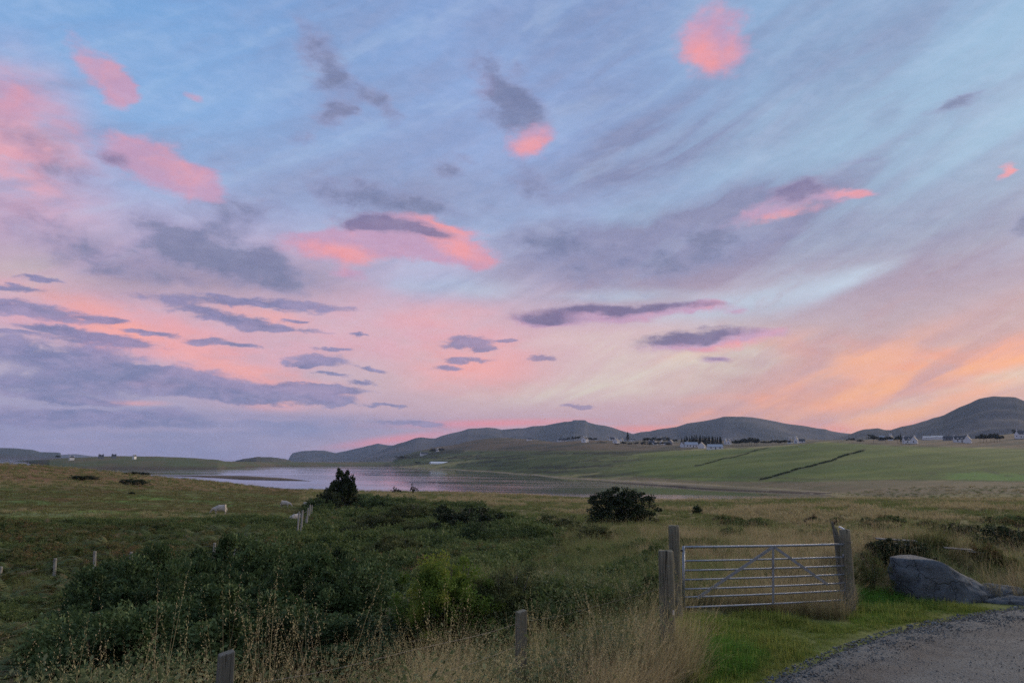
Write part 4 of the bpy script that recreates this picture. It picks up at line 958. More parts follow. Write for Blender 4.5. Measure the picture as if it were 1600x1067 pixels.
def stems_vf(h, spread, n, r0, seed):
    r = random.Random(seed); out_ = []
    for i in range(n):
        an = r.uniform(0, 6.28); q = spread * r.uniform(.3, 1)
        out_.append(tube_path([(0.05 * math.cos(an), .05 * math.sin(an), -.2), (q * .35 * math.cos(an), q * .35 * math.sin(an), h * .4), (q * .8 * math.cos(an + .3), q * .8 * math.sin(an + .3), h * .75), (q * math.cos(an + .4), q * math.sin(an + .4), h)],
                              [r0, r0 * .7, r0 * .4, r0 * .15], 6))
    return merge(*out_)

far_crowns = []
for s_ in range(4):
    P_, N_, v_ = crown_points(1300, (1, 1, 1), 100 + s_, clumps=26, hollow=.3, lump=.3, clr=.34)
    P_[:, 2] = P_[:, 2] * .95 + .1
    far_crowns.append(leaves_mesh('crown', P_, N_, .17, .12, M_farleaf, s_, v_))
trunk_me = mesh_np('trunk', *tube_path([(0, 0, -.3), (.02, 0, .5), (0, .02, 1)], [.05, .035, .02], 7), M_bark)
con_crowns = []
for s_ in range(3):
    r = np.random.default_rng(300 + s_); n = 1500; hgt = r.uniform(0, 1, n) ** .8; an = r.uniform(0, 6.28, n)
    rad = (1 - hgt) * .30 * (0.55 + .45 * np.sin(hgt * 46 + np.sin(an * 3) * 1.5) ** 2) * r.uniform(.35, 1.1, n)
    P_ = np.stack([rad * np.cos(an), rad * np.sin(an), .08 + hgt * .92], 1); N_ = np.stack([np.cos(an), np.sin(an), 0 * an - .2], 1)
    con_crowns.append(leaves_mesh('crown', P_, N_, .055, .03, M_conif, s_))
def hit(x, y, d0, d1):
    """where the line of sight through a photo pixel meets the land"""
    ds_ = np.linspace(d0, d1, 500); a = azel(x, y); tx, ty, tz = math.sin(a[0]), math.cos(a[0]), math.tan(a[1])
    g = gz(tx * ds_, ty * ds_); df = g - tz * ds_
    idx = np.where(df >= 0)[0]; i = idx[0] if len(idx) else int(np.argmax(df))
    return Vector((tx * ds_[i], ty * ds_[i], g[i])), ds_[i]
def tree(kind, x, ybase, d0, d1, ytop, w_px, label, group=None, name=None, seed=0):
    p_, d = hit(x, ybase, d0, d1); s = d / F
    h = (zof(x, ytop, d) - p_.z); h = max(h, 1.0); w = w_px * s / 2
    o = empty(name or ('conifer_tree' if kind == 'c' else 'tree'), p_, seed * 1.3); tag(o, label, 'tree', group)
    if kind == 'c':
        c_ = link('crown', con_crowns[seed % 3], o); c_.scale = (w / .3, w / .3, h)
        t_ = link('trunk', trunk_me, o); t_.scale = (h * .4, h * .4, h * .9)
    else:
        c_ = link('crown', far_crowns[seed % 4], o, loc=(0, 0, h * .54)); c_.scale = (w, w, h * .46)
        t_ = link('trunk', trunk_me, o); t_.scale = (h * .5, h * .5, h * .6)
    return o
# ------------------------------------------------------------------ houses
M_white = plain('limewash', (.62, .63, .64), .85, 0, .07, .6); M_greyw = plain('grey_render', (.20, .21, .23), .85, 0, .1, .6)
M_slate = plain('slate', (.050, .056, .066), .7, 0, .25, .8); M_tin = plain('pale_sheet_roof', (.30, .34, .39), .5, .1, .12, .5)
M_glass = plain('dark_window', (.02, .025, .03), .15, 0, .1); M_door = plain('door_paint', (.05, .06, .08), .6)
def gable_vf(L_, W_, h, rise, down=3.0):
    x, y = L_ / 2, W_ / 2
    V_ = [(-x, -y, -down), (x, -y, -down), (x, y, -down), (-x, y, -down), (-x, -y, h), (x, -y, h), (x, y, h), (-x, y, h), (-x, 0, h + rise), (x, 0, h + rise)]
    return V_, [(0, 3, 2, 1), (0, 1, 5, 4), (2, 3, 7, 6), (1, 2, 6, 9, 5), (3, 0, 4, 8, 7), (4, 5, 9, 8), (6, 7, 8, 9)]
def roof_vf(L_, W_, h, rise, over=.25, th=.16):
    x, y = L_ / 2 + over * .5, W_ / 2 + over; k_ = rise / (W_ / 2); e = h - over * k_ + .05
    V_, F_ = [], []
    for s in (-1, 1):
        o_ = len(V_)
        V_ += [(-x, s * y, e), (x, s * y, e), (x, 0, h + rise + .05), (-x, 0, h + rise + .05), (-x, s * y, e + th), (x, s * y, e + th), (x, 0, h + rise + .05 + th), (-x, 0, h + rise + .05 + th)]
        F_ += [tuple(o_ + i for i in q) for q in ((0, 3, 2, 1), (4, 5, 6, 7), (0, 1, 5, 4), (1, 2, 6, 5), (2, 3, 7, 6), (3, 0, 4, 7))]
    return V_, F_
def house(x, y, d0, d1, L_, W_, h, rise, yaw, label, wall=None, roof=None, chim=(-1, 1), dorm=0, win=3, name='house', cat='house', upper=False):
    p_, d = hit(x, y, d0, d1)
    o = empty(name, p_, math.radians(yaw) - azel(x, y)[0]); tag(o, label, cat)
    wall = wall or M_white; roof = roof or M_slate
    put('wall', gable_vf(L_, W_, h, rise), wall, o); put('roof', roof_vf(L_, W_, h, rise), roof, o)
    for c_ in chim:
        put('chimney', box_vf(-.45, .45, -.4, .4, -1.0, 1.1), wall, o, loc=(c_ * (L_ / 2 - .47), 0, h + rise + .3))
    def window(lx, ly, lz, w, hh_, face):
        b_ = box_vf(-w / 2, w / 2, -.05, .05, 0, hh_)
        put('window', b_, M_glass, o, loc=(lx, ly, lz), rot=(0, 0, face))
    for i in range(win):
        lx = (i - (win - 1) / 2) * L_ / (win + .4)
        if i == win // 2 and win > 1: put('door', box_vf(-.5, .5, -.05, .05, 0, 2.1), M_door, o, loc=(lx, -W_ / 2, 0))
        else: window(lx, -W_ / 2, .9, 1.1, 1.3, 0)
    for s in (-1, 1):
        if h > 2.9: window(s * L_ / 2, 0, h * .35, 1.0, 1.2, math.pi / 2)
    for i in range(dorm):
        lx = (i - (dorm - 1) / 2) * L_ / (dorm + .5)
        dm = put('dormer', gable_vf(W_ * .33, 1.9, h + .9, 1.1, -h + .1), wall, o, loc=(lx, -W_ * .335, 0), rot=(0, 0, math.pi / 2))
        put('roof', roof_vf(W_ * .33, 1.9, h + .9, 1.1, .15, .1), roof, dm); put('pane', box_vf(-.05, .05, -.45, .45, 0, 1.1), M_glass, dm, loc=(-W_ * .33 / 2, 0, h - .1))
    return o
H = house
H(878, 688, 900, 1300, 14, 6, 2.6, 2.8, 8, 'low white croft house with a long dark roof, leftmost on the middle ridge', win=3)
H(914, 691, 850, 1200, 9, 6.5, 4.2, 3.2, 62, 'tall white gabled house between the two dark clumps on the ridge', dorm=1, win=2)
H(956, 687, 850, 1200, 8, 6, 2.6, 2.8, 20, 'small white house left of the lone conifer, upper one of a pair', win=2)
H(963, 692.5, 850, 1150, 9, 6.5, 3.0, 3.4, 66, 'white house with bright gable end just below the upper pair, left of the lone conifer', win=2)
H(971, 686, 850, 1250, 6, 5, 2.4, 2.4, 60, 'tiny white gable close on the left of the lone conifer', win=1, chim=(1,))
H(989, 685, 900, 1400, 9, 6, 2.0, 1.6, 5, 'thin low white shed just right of the lone conifer', chim=(), win=2, name='shed', cat='shed')
H(1018, 694, 800, 1200, 8, 6, 2.4, 2.6, 15, 'small white cottage, leftmost of the row before the plantation', win=2)
H(1024.5, 695, 800, 1150, 5, 5, 2.3, 2.6, 70, 'little white gable beside the leftmost cottage of the plantation row', win=1, chim=())
H(1034, 694, 800, 1150, 5, 5, 2.3, 2.8, 80, 'narrow white gable in the middle of the row left of the plantation', win=1, chim=(1,))
H(1041, 695, 800, 1150, 7, 5, 2.3, 1.6, 5, 'low flat-looking white outbuilding next to the grey house', win=2, chim=(), name='shed', cat='shed')
H(1048, 694, 800, 1150, 7, 6.5, 2.8, 3.8, 70, 'grey house with a steep gable left of the plantation', wall=M_greyw, win=1)
H(1033, 686, 900, 1500, 4, 4, 3.2, 3.0, 75, 'tiny white gable showing over the trees, left one of two', win=1, chim=())
H(1041.5, 687, 900, 1500, 4, 4, 3.0, 3.2, 60, 'tiny white gable showing over the trees, right one of two', win=1, chim=())
H(1070, 698.5, 780, 1050, 9, 7, 2.8, 3.2, 40, 'white house with a gable facing left, joined to the long pale roof', win=2, chim=(1,))
H(1080, 698.5, 780, 1050, 15, 8, 2.8, 3.0, 12, 'long white bungalow with a pale bluish roof below the plantation', roof=M_tin, win=4, chim=())
H(1096.5, 700, 760, 1000, 7, 7, 2.8, 3.4, 78, 'white gable-end house alone between the long bungalow and the blue-roofed barn', win=1, chim=())
H(1117, 702, 740, 980, 15, 7, 2.4, 2.6, 12, 'white barn with a bluish sheet roof at the top left corner of the green field', roof=M_tin, win=3, chim=(), name='barn', cat='barn')
H(1134, 694, 850, 1300, 4, 4, 3.0, 2.8, 75, 'small white cottage half in the trees, left of two above the barn', win=1)
H(1139.5, 694, 850, 1300, 4, 4, 3.2, 2.8, 60, 'small white cottage half in the trees, right of two above the barn', win=1)
H(1235, 693, 850, 1400, 5, 4, 3.0, 2.8, 60, 'tiny pale cottage on the skyline of the green field, left of three', win=1)
H(1244.5, 692.5, 850, 1400, 5, 4, 3.2, 3.2, 75, 'tiny white upright cottage on the skyline of the green field, middle of three', win=1)
H(1253, 693, 850, 1400, 6, 4, 2.2, 2.0, 10, 'tiny low cottage on the skyline of the green field, right of three', win=1, chim=())
H(1378, 688, 820, 1200, 6, 5, 2.6, 2.6, 15, 'small bluish roof between two round trees', wall=M_greyw, roof=M_tin, win=1, chim=())
H(1392, 688, 820, 1200, 6, 5, 3.0, 3.4, 70, 'little white gable peering between the trees left of the two-gabled house', win=1)
H(1422, 692.5, 760, 950, 12, 6.5, 3.2, 3.0, 22, 'white two-gabled house with dark roof and dormers, right of the pointed tree', dorm=2, win=3)
H(1428.5, 693, 750, 930, 6, 6, 3.2, 3.6, 80, 'tall white gable wing standing in front of the dormered house', win=1, chim=(1,))
H(1449, 684, 900, 1300, 10, 8, 2.4, 1.8, 10, 'low pale barn, left one of two on the ridge below the high mountain', roof=M_tin, win=0, chim=(), name='barn', cat='barn')
H(1465, 685, 880, 1250, 15, 9, 3.0, 2.0, 8, 'larger pale barn, right one of two on the ridge below the high mountain', roof=M_tin, win=0, chim=(), name='barn', cat='barn')
H(1481, 688, 820, 1150, 9, 6, 2.4, 2.4, 12, 'grey stone outbuilding left of the white house with three dormers', wall=M_greyw, win=2, chim=(), name='shed', cat='shed')
H(1502, 691, 760, 950, 13, 6.5, 3.0, 3.2, 14, 'white house with three dormers and end chimneys, on the right ridge', dorm=3, win=3)
H(1512.5, 692, 750, 930, 6, 6, 2.8, 4.0, 82, 'pointed white gable wing at the right end of the three-dormer house', win=1, chim=(1,))
H(1597, 684.5, 700, 950, 11, 7, 4.4, 3.4, 35, 'tall white house under dark trees at the right edge', dorm=1, win=3)
H(663, 711, 1300, 1900, 17, 7, 3.0, 3.0, 20, 'white farmhouse alone above the long white tunnel', win=3)
H(684, 705, 1500, 2100, 6, 6, 3.4, 3.0, 60, 'tiny pale house in front of the dark trees above the farmhouse', win=1)
H(827, 688, 1200, 1900, 9, 6, 2.6, 2.2, 15, 'small white house alone on the hill crest left of the ridge cottages', win=1, chim=())
def isle_house(x, yb, d, L_, yaw, label, wall=None, roof=None):
    a_ = at(x, yb, d); o = H(x, yb, d - 1, d + 1, L_ * .6, 2.6, .6, .8, yaw, label, wall=wall, roof=roof, win=2); o.location = (a_.x, a_.y, a_.z); return o
isle_house(112, 715.2, 1050, 9, 25, 'dark-roofed white house at the left end of the low island')
isle_house(158, 712.8, 1000, 9, 15, 'pale house on the crest of the low island, left of the middle pair', M_greyw)
isle_house(178, 712.4, 1000, 8, 10, 'pale house on the crest of the low island, right of the middle pair', M_greyw)
isle_house(210, 713.2, 1000, 8, 60, 'white cottage farthest right on the crest of the low island')
# long white tunnel
p_, d = hit(688, 724.5, 1000, 1700); tn = empty('polytunnel', p_, math.radians(28)); tag(tn, 'long bright white tunnel shed near the shore left of the hill', 'shed')
n = 12; V_, F_ = [], []; hL = 34 * d / F / 2
for i in range(9):
    xx = -hL + 2 * hL * i / 8
    for j in range(n + 1):
        an = math.pi * j / n; V_.append((xx, -3.6 * math.cos(an), 3.6 * math.sin(an) ** .8 - .3))
for i in range(8):
    for j in range(n): F_.append((i * (n + 1) + j, i * (n + 1) + j + 1, (i + 1) * (n + 1) + j + 1, (i + 1) * (n + 1) + j))
F_.append(tuple(range(n + 1))); F_.append(tuple(range(8 * (n + 1), 9 * (n + 1)))[::-1])
put('cover', (V_, F_), plain('white_sheeting', (.70, .74, .78), .5, 0, .05), tn)
for s in (-1, 1): put('door', box_vf(-.05, .05, -1.3, 1.3, 0, 2.4), M_door, tn, loc=(s * (hL + .03), 0, 0))

# ------------------------------------------------------------------ far trees
ORD = 'first second third fourth fifth sixth seventh eighth ninth tenth eleventh twelfth thirteenth fourteenth fifteenth sixteenth seventeenth eighteenth nineteenth twentieth twenty-first twenty-second'.split()
def nth(i, n):
    if i == 0: return 'leftmost'
    if i == n - 1: return 'rightmost'
    return ORD[i] + ' from left'
tree('c', 981, 686.5, 850, 1300, 674.5, 9, 'lone dark conifer standing above the cottages against the sunset gap', seed=1)
for i, (x, yb, yt, w, lab) in enumerate([
        (903, 688.5, 681.5, 9, 'round dark tree on the ridge just left of the tall gabled house'), (896, 688, 682.5, 7, 'smaller dark tree at the left of the ridge clump'),
        (921, 690, 683, 8, 'dark tree close on the right of the tall gabled house'), (929, 690, 684.5, 9, 'low dark tree farthest right of the gabled house'),
        (887, 687.5, 684, 6, 'low bush at the right end of the long dark-roofed croft'),
        (1365, 692, 680, 15, 'broad round dark tree, leftmost before the high mountain'), (1384, 692, 681.5, 16, 'round dark tree in front of the little white gable'),
        (1403, 692, 682, 12, 'bushy dark tree left of the two-gabled house'), (1331, 690.5, 685, 12, 'low dark tree at the skyline left of the broad round one'),
        (676, 709, 701, 10, 'dark tree beside the farmhouse above the tunnel'), (690, 707, 700, 12, 'dark tree farther right above the tunnel'), (628, 718, 713, 20, 'dark wood at the shore left of the farmhouse'), (702, 722, 716.5, 8, 'dark tree at the right end of the white tunnel'), (711, 722, 718, 8, 'low dark tree right of the white tunnel'), (652, 724.5, 721, 8, 'low dark bush at the left end of the white tunnel'),
        (940, 692, 689.5, 12, 'low hedge tree between the gabled house and the cottages'), (1590, 682, 672, 10, 'dark tree behind the roof of the right edge house'),
        (1344, 692, 687, 10, 'low dark tree between the skyline tree and the broad round one'), (90, 716, 711, 6, 'dark tree left of the island house')]):
    if x == 90:
        o = tree('r', x, yb, 1040, 1042, yt, w, lab, seed=i); a_ = at(x, yb, 1041); o.location = a_; o.children[0].scale = (3.2, 3.2, 2.0); o.children[0].location.z = 1.6; o.children[1].scale = (1, 1, 2); continue
    tree('r', x, yb, *((1300, 2000) if x < 720 else (750, 1300)), yt, w, lab, seed=i)
tree('c', 1408, 692, 760, 1100, 677, 5, 'pointed dark conifer left of the two-gabled house', seed=2)
r = random.Random(4)
for i in range(7): tree('r', 1532 + i * 5.2 + r.uniform(-1, 1), 690.5, 740, 1000, 678 + abs(i - 3) * .8 + r.uniform(-.5, .5), 10, nth(i, 7) + ' dark round tree in the belt right of the three-dormer house', 'belt of trees right of the three-dormer house', seed=i)
for i in range(22):    # plantation behind the white houses
    x = 1066 + i * 2.9 + r.uniform(-1, 1); tree('c', x, 697 - max(0, (x - 1110)) * .02, 900, 1250, 680 + abs(x - 1095) * .09 + r.uniform(-1.5, 1), 7.5, nth(i, 22) + ' dark conifer in the plantation behind the white houses', 'plantation of dark conifers', seed=i)
for i in range(12): tree('r', 1148 + i * 3.4 + r.uniform(-1, 1), 696.5, 850, 1200, 684.5 + abs(i - 8) * .5 + r.uniform(-.8, .8), 9, nth(i, 12) + ' dark broadleaf tree in the row right of the plantation', 'tree row right of the plantation', seed=i)
for i in range(9): tree('r', 1192 + i * 5 + r.uniform(-1, 1), 694.5, 850, 1250, 688.5 + r.uniform(-1.2, 1), 8, nth(i, 9) + ' small dark tree along the skyline left of the tiny cottages', 'small trees on the field skyline', seed=i)
for i in range(9): tree('r', 965 + i * 10.0 + r.uniform(-1, 1), 697 + r.uniform(-1, 2) + max(0, i - 8) * .0, 750, 1150, 691 + r.uniform(-1.5, 1.5), 8, nth(i, 9) + ' low dark tree among the cottages left of the plantation', 'low trees among the cottages', seed=i)
for i in range(5): tree('r', 1010 + i * 11 + r.uniform(-1, 1), 693, 900, 1300, 684.5 + r.uniform(-1.5, 1.5), 11, nth(i, 5) + ' dark tree behind the cottages, before the round mountain', 'trees behind the cottages', seed=i + 2)
# hedgerow running down the green field, bushy and uneven
M_hedge = leaf_material('hedge_leaves', [(.022, .036, .014, 1), (.044, .066, .024, 1), (.07, .095, .035, 1)], trans=.1, sc=.1)
def hedge(x0, y0, x1, y1, n, hgt, label):
    pts = []; rr = np.random.default_rng(int(x0))
    for t_ in np.linspace(0, 1, n):
        x = x0 + (x1 - x0) * t_ + rr.normal(0, .6); y = y0 + (y1 - y0) * t_ + math.sin(t_ * 3.1) * 1.2 + math.sin(t_ * 13) * .8 + math.sin(t_ * 29) * .4
        p_, d = hit(x, y, 330, 900); pts.append(p_) if math.sin(t_ * 41) + math.sin(t_ * 97 + 1) > -.9 else None
    pts = np.array([tuple(p_) for p_ in pts]); m_ = 26
    n = len(pts); P_ = np.repeat(pts, m_, 0) + rr.normal(0, 1, (n * m_, 3)) * np.array([.6, .6, .0]); hh2 = np.repeat((.15 + .85 * np.abs(np.sin(np.arange(n) * .37 + np.sin(np.arange(n) * .11) * 3))) * rr.uniform(.3, 1, n) * hgt, m_)
    P_[:, 2] += rr.uniform(0, 1, n * m_) * hh2
    me = leaves_mesh('hedgerow', P_, rr.normal(0, 1, (n * m_, 3)), .5, .35, M_hedge, 5); tag(link('hedgerow', me), label, 'hedge')
hedge(1190, 748.5, 1348, 704, 260, .75, 'bushy dark hedgerow running diagonally down the green field')
hedge(1088, 727, 1202, 699, 150, .2, 'thin dark hedge line in the upper left of the green field')

# ------------------------------------------------------------------ nearer bushes
bush_parts = []
for s_ in range(3):
    P_, N_, v_ = crown_points(12000, (1, 1, 1), 500 + s_, clumps=150, hollow=.4, lump=.20, clr=.15, flat=-.75)
    bush_parts.append(leaves_mesh('foliage', P_, N_, .085, .05, M_bush, s_, v_))
stem_me = mesh_np('stem', *stems_vf(.9, .6, 9, .03, 3), M_bark)
def bush(x, yb, d0, d1, ytop, w_px, label, mesh, name='bush', depth=1.0, hz=1.0, sink=.0, seed=0, cat='bush'):
    p_, d = hit(x, yb, d0, d1); h = zof(x, ytop, d) - p_.z; w = w_px * d / F / 2
    o = empty(name, p_, seed); tag(o, label, cat)
    c_ = link('foliage', mesh, o, loc=(0, 0, h * (.40 - sink))); c_.scale = (w * .95, w * .95 * depth, h * .60)
    s_ = link('stem', stem_me, o); s_.scale = (w, w * depth, h)
    return o
bush(970, 812, 38, 70, 762, 112, 'round very dark bush alone on the meadow above the gate, left of centre right', bush_parts[0], seed=1.0)
P_, N_, v_ = crown_points(15000, (1, 1, 1), 611, clumps=100, hollow=.25, lump=.20, clr=.17, flat=-.7)
P_[:, 0] *= (1 - .25 * P_[:, 2]); treeleaf = leaves_mesh('foliage', P_, N_, .10, .055, M_bush, 3, v_)
bush(534, 800, 60, 110, 741, 56, 'dark upright bushy tree standing against the loch in the middle left', treeleaf, 'tree', sink=-.02, cat='tree')
bush(512, 806, 55, 100, 764, 36, 'lower dark bush leaning against the left foot of the bushy tree', bush_parts[1], seed=2)
bush(733, 846, 44, 70, 788, 120, 'wide dark bush sunk in the bracken right of the bushy tree', bush_parts[2], seed=.4)
bush(748, 862, 36, 60, 812, 70, 'paler willow bush in front of the wide dark bush', leaves_mesh('foliage', *(lambda q: (q[0], q[1]))(crown_points(8000, (1, 1, 1), 77, clumps=60, hollow=.4, lump=.2, clr=.22)), .09, .03, M_willow, 9), seed=.9)
bush(1089, 803, 60, 110, 789, 16, 'little dark bush on the meadow right of the round bush', bush_parts[1], seed=2.4)
bush(130, 749.5, 120, 200, 742, 38, 'low dark bush on the russet slope, left one of two', bush_parts[2])
bush(208, 757.5, 110, 190, 748, 40, 'low dark bush on the russet slope, right one of two', bush_parts[0])
bush(212, 741.5, 150, 260, 737, 44, 'dark gorse bush on the crest before the loch', bush_parts[1])
bush(206, 772, 80, 140, 768, 10, 'tiny dark bush in the green pasture below the two slope bushes', bush_parts[1])
bush(1402, 884, 14.5, 22, 842, 84, 'dark bramble bush between the latch post and the boulder', bush_parts[0], 'bramble_bush', seed=.3)
bush(1362, 905, 14.8, 18, 872, 52, 'russet leafy tussock at the foot of the latch post', leaves_mesh('foliage', *(lambda q: (q[0], q[1]))(crown_points(7000, (1, 1, 1), 78, clumps=60, hollow=.4, lump=.25, clr=.22)), .12, .02, M_fern, 9), 'bramble_bush', seed=.3)
bush(1585, 868, 22, 40, 818, 110, 'broad dark thicket at the right edge behind the rock', bush_parts[2], depth=.6, seed=1.9)
bush(1500, 850, 30, 50, 818, 90, 'loose dark scrub left of the right edge thicket', bush_parts[0], depth=.6, seed=.2)
bush(1140, 842, 34, 60, 822, 34, 'small green bush seen over the gate, left half', leaves_mesh('foliage', *(lambda q: (q[0], q[1]))(crown_points(5000, (1, 1, 1), 79, clumps=50, hollow=.4, lump=.25, clr=.22)), .11, .06, M_scrub, 9), seed=1.2)
for i, (x, w, yt, lab) in enumerate([(616, 12, 760.5, 'spindly sapling at the water edge, left of two right of the tree'), (622, 9, 761, 'thin twin sapling touching the left spindly one'), (645, 15, 758, 'spindly forked sapling at the water edge, right of two')]):
    P_, N_, v_ = crown_points(420, (1, 1, 1), 800 + i, clumps=16, hollow=.2, lump=.4, clr=.2)
    bush(x, 772, 110, 210, yt, w, lab, leaves_mesh('foliage', P_, N_, .2, .12, M_bush, i, v_), 'sapling', cat='sapling')

def leafy(seed, mat, n=9000, L=.085, W=.045, cl=90, lump=.2):
    P_, N_, v_ = crown_points(n, (1, 1, 1), seed, clumps=cl, hollow=.45, lump=lump, clr=.18, flat=-.5); return leaves_mesh('foliage', P_, N_, L, W, mat, seed, v_)
M_lime = leaf_material('lime_leaves', [(.035, .075, .014, 1), (.11, .18, .028, 1), (.32, .33, .055, 1)], trans=.35)
M_olive = leaf_material('olive_leaves', [(.030, .044, .016, 1), (.075, .095, .034, 1), (.15, .165, .060, 1)])
ol = [leafy(1201, M_olive), leafy(1202, M_olive), leafy(1203, M_willow)]
bush(700, 1000, 11.5, 14.5, 870, 165, 'full yellow-green leafy bush left of the gate posts, above the centre fence post', leafy(1210, M_lime, 22000, .055, .03, 130, .14), seed=.5)
bush(792, 985, 12, 15, 886, 130, 'darker green bramble mound between the yellow-green bush and the gate posts', leafy(1211, M_olive, 16000, .05, .03, 110, .16), 'bramble_bush', seed=1.5)
for (x, yb, d0, d1, yt, w, lab, i) in [(586, 806, 60, 105, 771, 62, 'dark green bush joined to the right foot of the bushy tree', 2), (496, 808, 56, 100, 776, 44, 'dark green bush left of the bushy tree, by the old fence end', 2),
        (640, 822, 46, 80, 784, 74, 'rounded olive bush below the two spindly saplings', 0), (592, 842, 38, 64, 800, 88, 'olive bush in the middle of the shrub band below the tree', 1),
        (668, 850, 34, 58, 812, 76, 'olive bush left of the wide dark bush, behind the yellow-green bush', 0), (540, 858, 32, 54, 822, 100, 'low olive bush just behind the top of the willow thicket', 1),
        (470, 858, 34, 56, 834, 80, 'low dark green bush behind the left half of the willow thicket', 2), (868, 838, 34, 60, 806, 84, 'low green bush left of and in front of the round dark bush', 1),
        (930, 846, 30, 50, 818, 60, 'small olive bush directly below the round dark bush', 0), (620, 872, 26, 40, 836, 84, 'olive bush at the right shoulder of the willow thicket', 1)]:
    bush(x, yb, d0, d1, yt, w, lab, ol[i], seed=x * .1)

# the big willow thicket in the hollow
willow_parts = []
for s_ in range(4):
    P_, N_, v_ = crown_points(16000, (1, 1, 1), 900 + s_, clumps=70, hollow=.7, lump=.10, clr=.19, flat=-.35)
    willow_parts.append(leaves_mesh('foliage', P_, N_, .075, .032, M_willow, s_, v_))
tp = at(370, 930, 17); th_ = empty('willow_thicket', (tp.x, tp.y, ground_at(tp.x, tp.y)))
tag(th_, 'wide dense grey-green willow thicket filling the hollow in the left foreground', 'thicket')
r = random.Random(11)
top_line = [(150, 925), (185, 893), (240, 876), (300, 868), (360, 864), (430, 868), (500, 872), (560, 880), (605, 893), (630, 915)]
tx_, ty_ = zip(*top_line); k_i = 0
for d, n_, dy in ((21.5, 7, 0), (18.0, 7, 14), (15.2, 6, 40), (12.8, 6, 84)):
    for i in range(n_):
        x = 165 + (600 - 165) * (i + .5) / n_ + r.uniform(-18, 18); y = float(np.interp(x, tx_, ty_)) + dy + r.uniform(-9, 9)
        if d < 15: x = 150 + (610 - 150) * (i + .5) / n_
        a_ = at(x, y, d); g = ground_at(a_.x, a_.y); hgt = max(.8, a_.z - g) * r.uniform(.88, 1.08)
        R_ = r.uniform(1.05, 1.45)
        c_ = link('foliage', willow_parts[k_i % 4], th_, loc=(a_.x - th_.location.x, a_.y - th_.location.y, g + hgt * .5 - th_.location.z), rot=(0, 0, r.uniform(0, 6.28)))
        c_.scale = (R_, R_, hgt * .58); k_i += 1
        if i % 3 == 0:
            s_ = link('stem', stem_me, th_, loc=(a_.x - th_.location.x, a_.y - th_.location.y, g - th_.location.z)); s_.scale = (1, 1, hgt)
# ------------------------------------------------------------------ scattered ground plants (stuff)
proto_col = {}
def scatter(name, pts, protos, sc, wind=0.0, tilt=.12, pick=None, seed=0, zsc=None, rotz=None):
    r = np.random.default_rng(seed); n = len(pts)
    me = bpy.data.meshes.new(name); me.vertices.add(n); me.vertices.foreach_set('co', np.asarray(pts, np.float32).ravel())
    rot = np.stack([r.normal(0, tilt, n), r.normal(0, tilt, n), r.uniform(0, 6.283, n) if rotz is None else rotz], 1).astype(np.float32)
    if wind: rot[:, 0] += wind * np.sin(rot[:, 2]); rot[:, 1] += wind * np.cos(rot[:, 2])
    s_ = np.asarray(sc, np.float32) * np.ones(n, np.float32); z_ = s_ if zsc is None else s_ * zsc
    scl = np.stack([s_, s_, z_], 1).astype(np.float32)
    a = me.attributes.new('rot', 'FLOAT_VECTOR', 'POINT'); a.data.foreach_set('vector', rot.ravel())
    a = me.attributes.new('scl', 'FLOAT_VECTOR', 'POINT'); a.data.foreach_set('vector', scl.ravel())
    a = me.attributes.new('pick', 'INT', 'POINT'); a.data.foreach_set('value', (r.integers(0, len(protos), n) if pick is None else pick).astype(np.int32))
    o = link(name, me); tag(o, kind='stuff')
    col = bpy.data.collections.new(name + '_kinds')
    for i, pm in enumerate(protos):
        po = bpy.data.objects.new('%s_kind_%s' % (name, 'abcdefgh'[i]), pm); col.objects.link(po)
    ng = bpy.data.node_groups.new(name, 'GeometryNodeTree')
    ng.interface.new_socket('Geometry', in_out='INPUT', socket_type='NodeSocketGeometry'); ng.interface.new_socket('Geometry', in_out='OUTPUT', socket_type='NodeSocketGeometry')
    gi = ng.nodes.new('NodeGroupInput'); go = ng.nodes.new('NodeGroupOutput'); ip = ng.nodes.new('GeometryNodeInstanceOnPoints')
    ci = ng.nodes.new('GeometryNodeCollectionInfo'); ci.inputs['Collection'].default_value = col; ci.inputs['Separate Children'].default_value = True; ci.inputs['Reset Children'].default_value = True
    def na(nm, ty):
        q = ng.nodes.new('GeometryNodeInputNamedAttribute'); q.data_type = ty; q.inputs['Name'].default_value = nm; return q.outputs['Attribute']
    L = ng.links.new
    L(gi.outputs[0], ip.inputs['Points']); L(ci.outputs[0], ip.inputs['Instance']); ip.inputs['Pick Instance'].default_value = True
    L(na('pick', 'INT'), ip.inputs['Instance Index']); L(na('rot', 'FLOAT_VECTOR'), ip.inputs['Rotation']); L(na('scl', 'FLOAT_VECTOR'), ip.inputs['Scale'])
    L(ip.outputs[0], go.inputs[0])
    md = o.modifiers.new('scatter', 'NODES'); md.node_group = ng
    return o

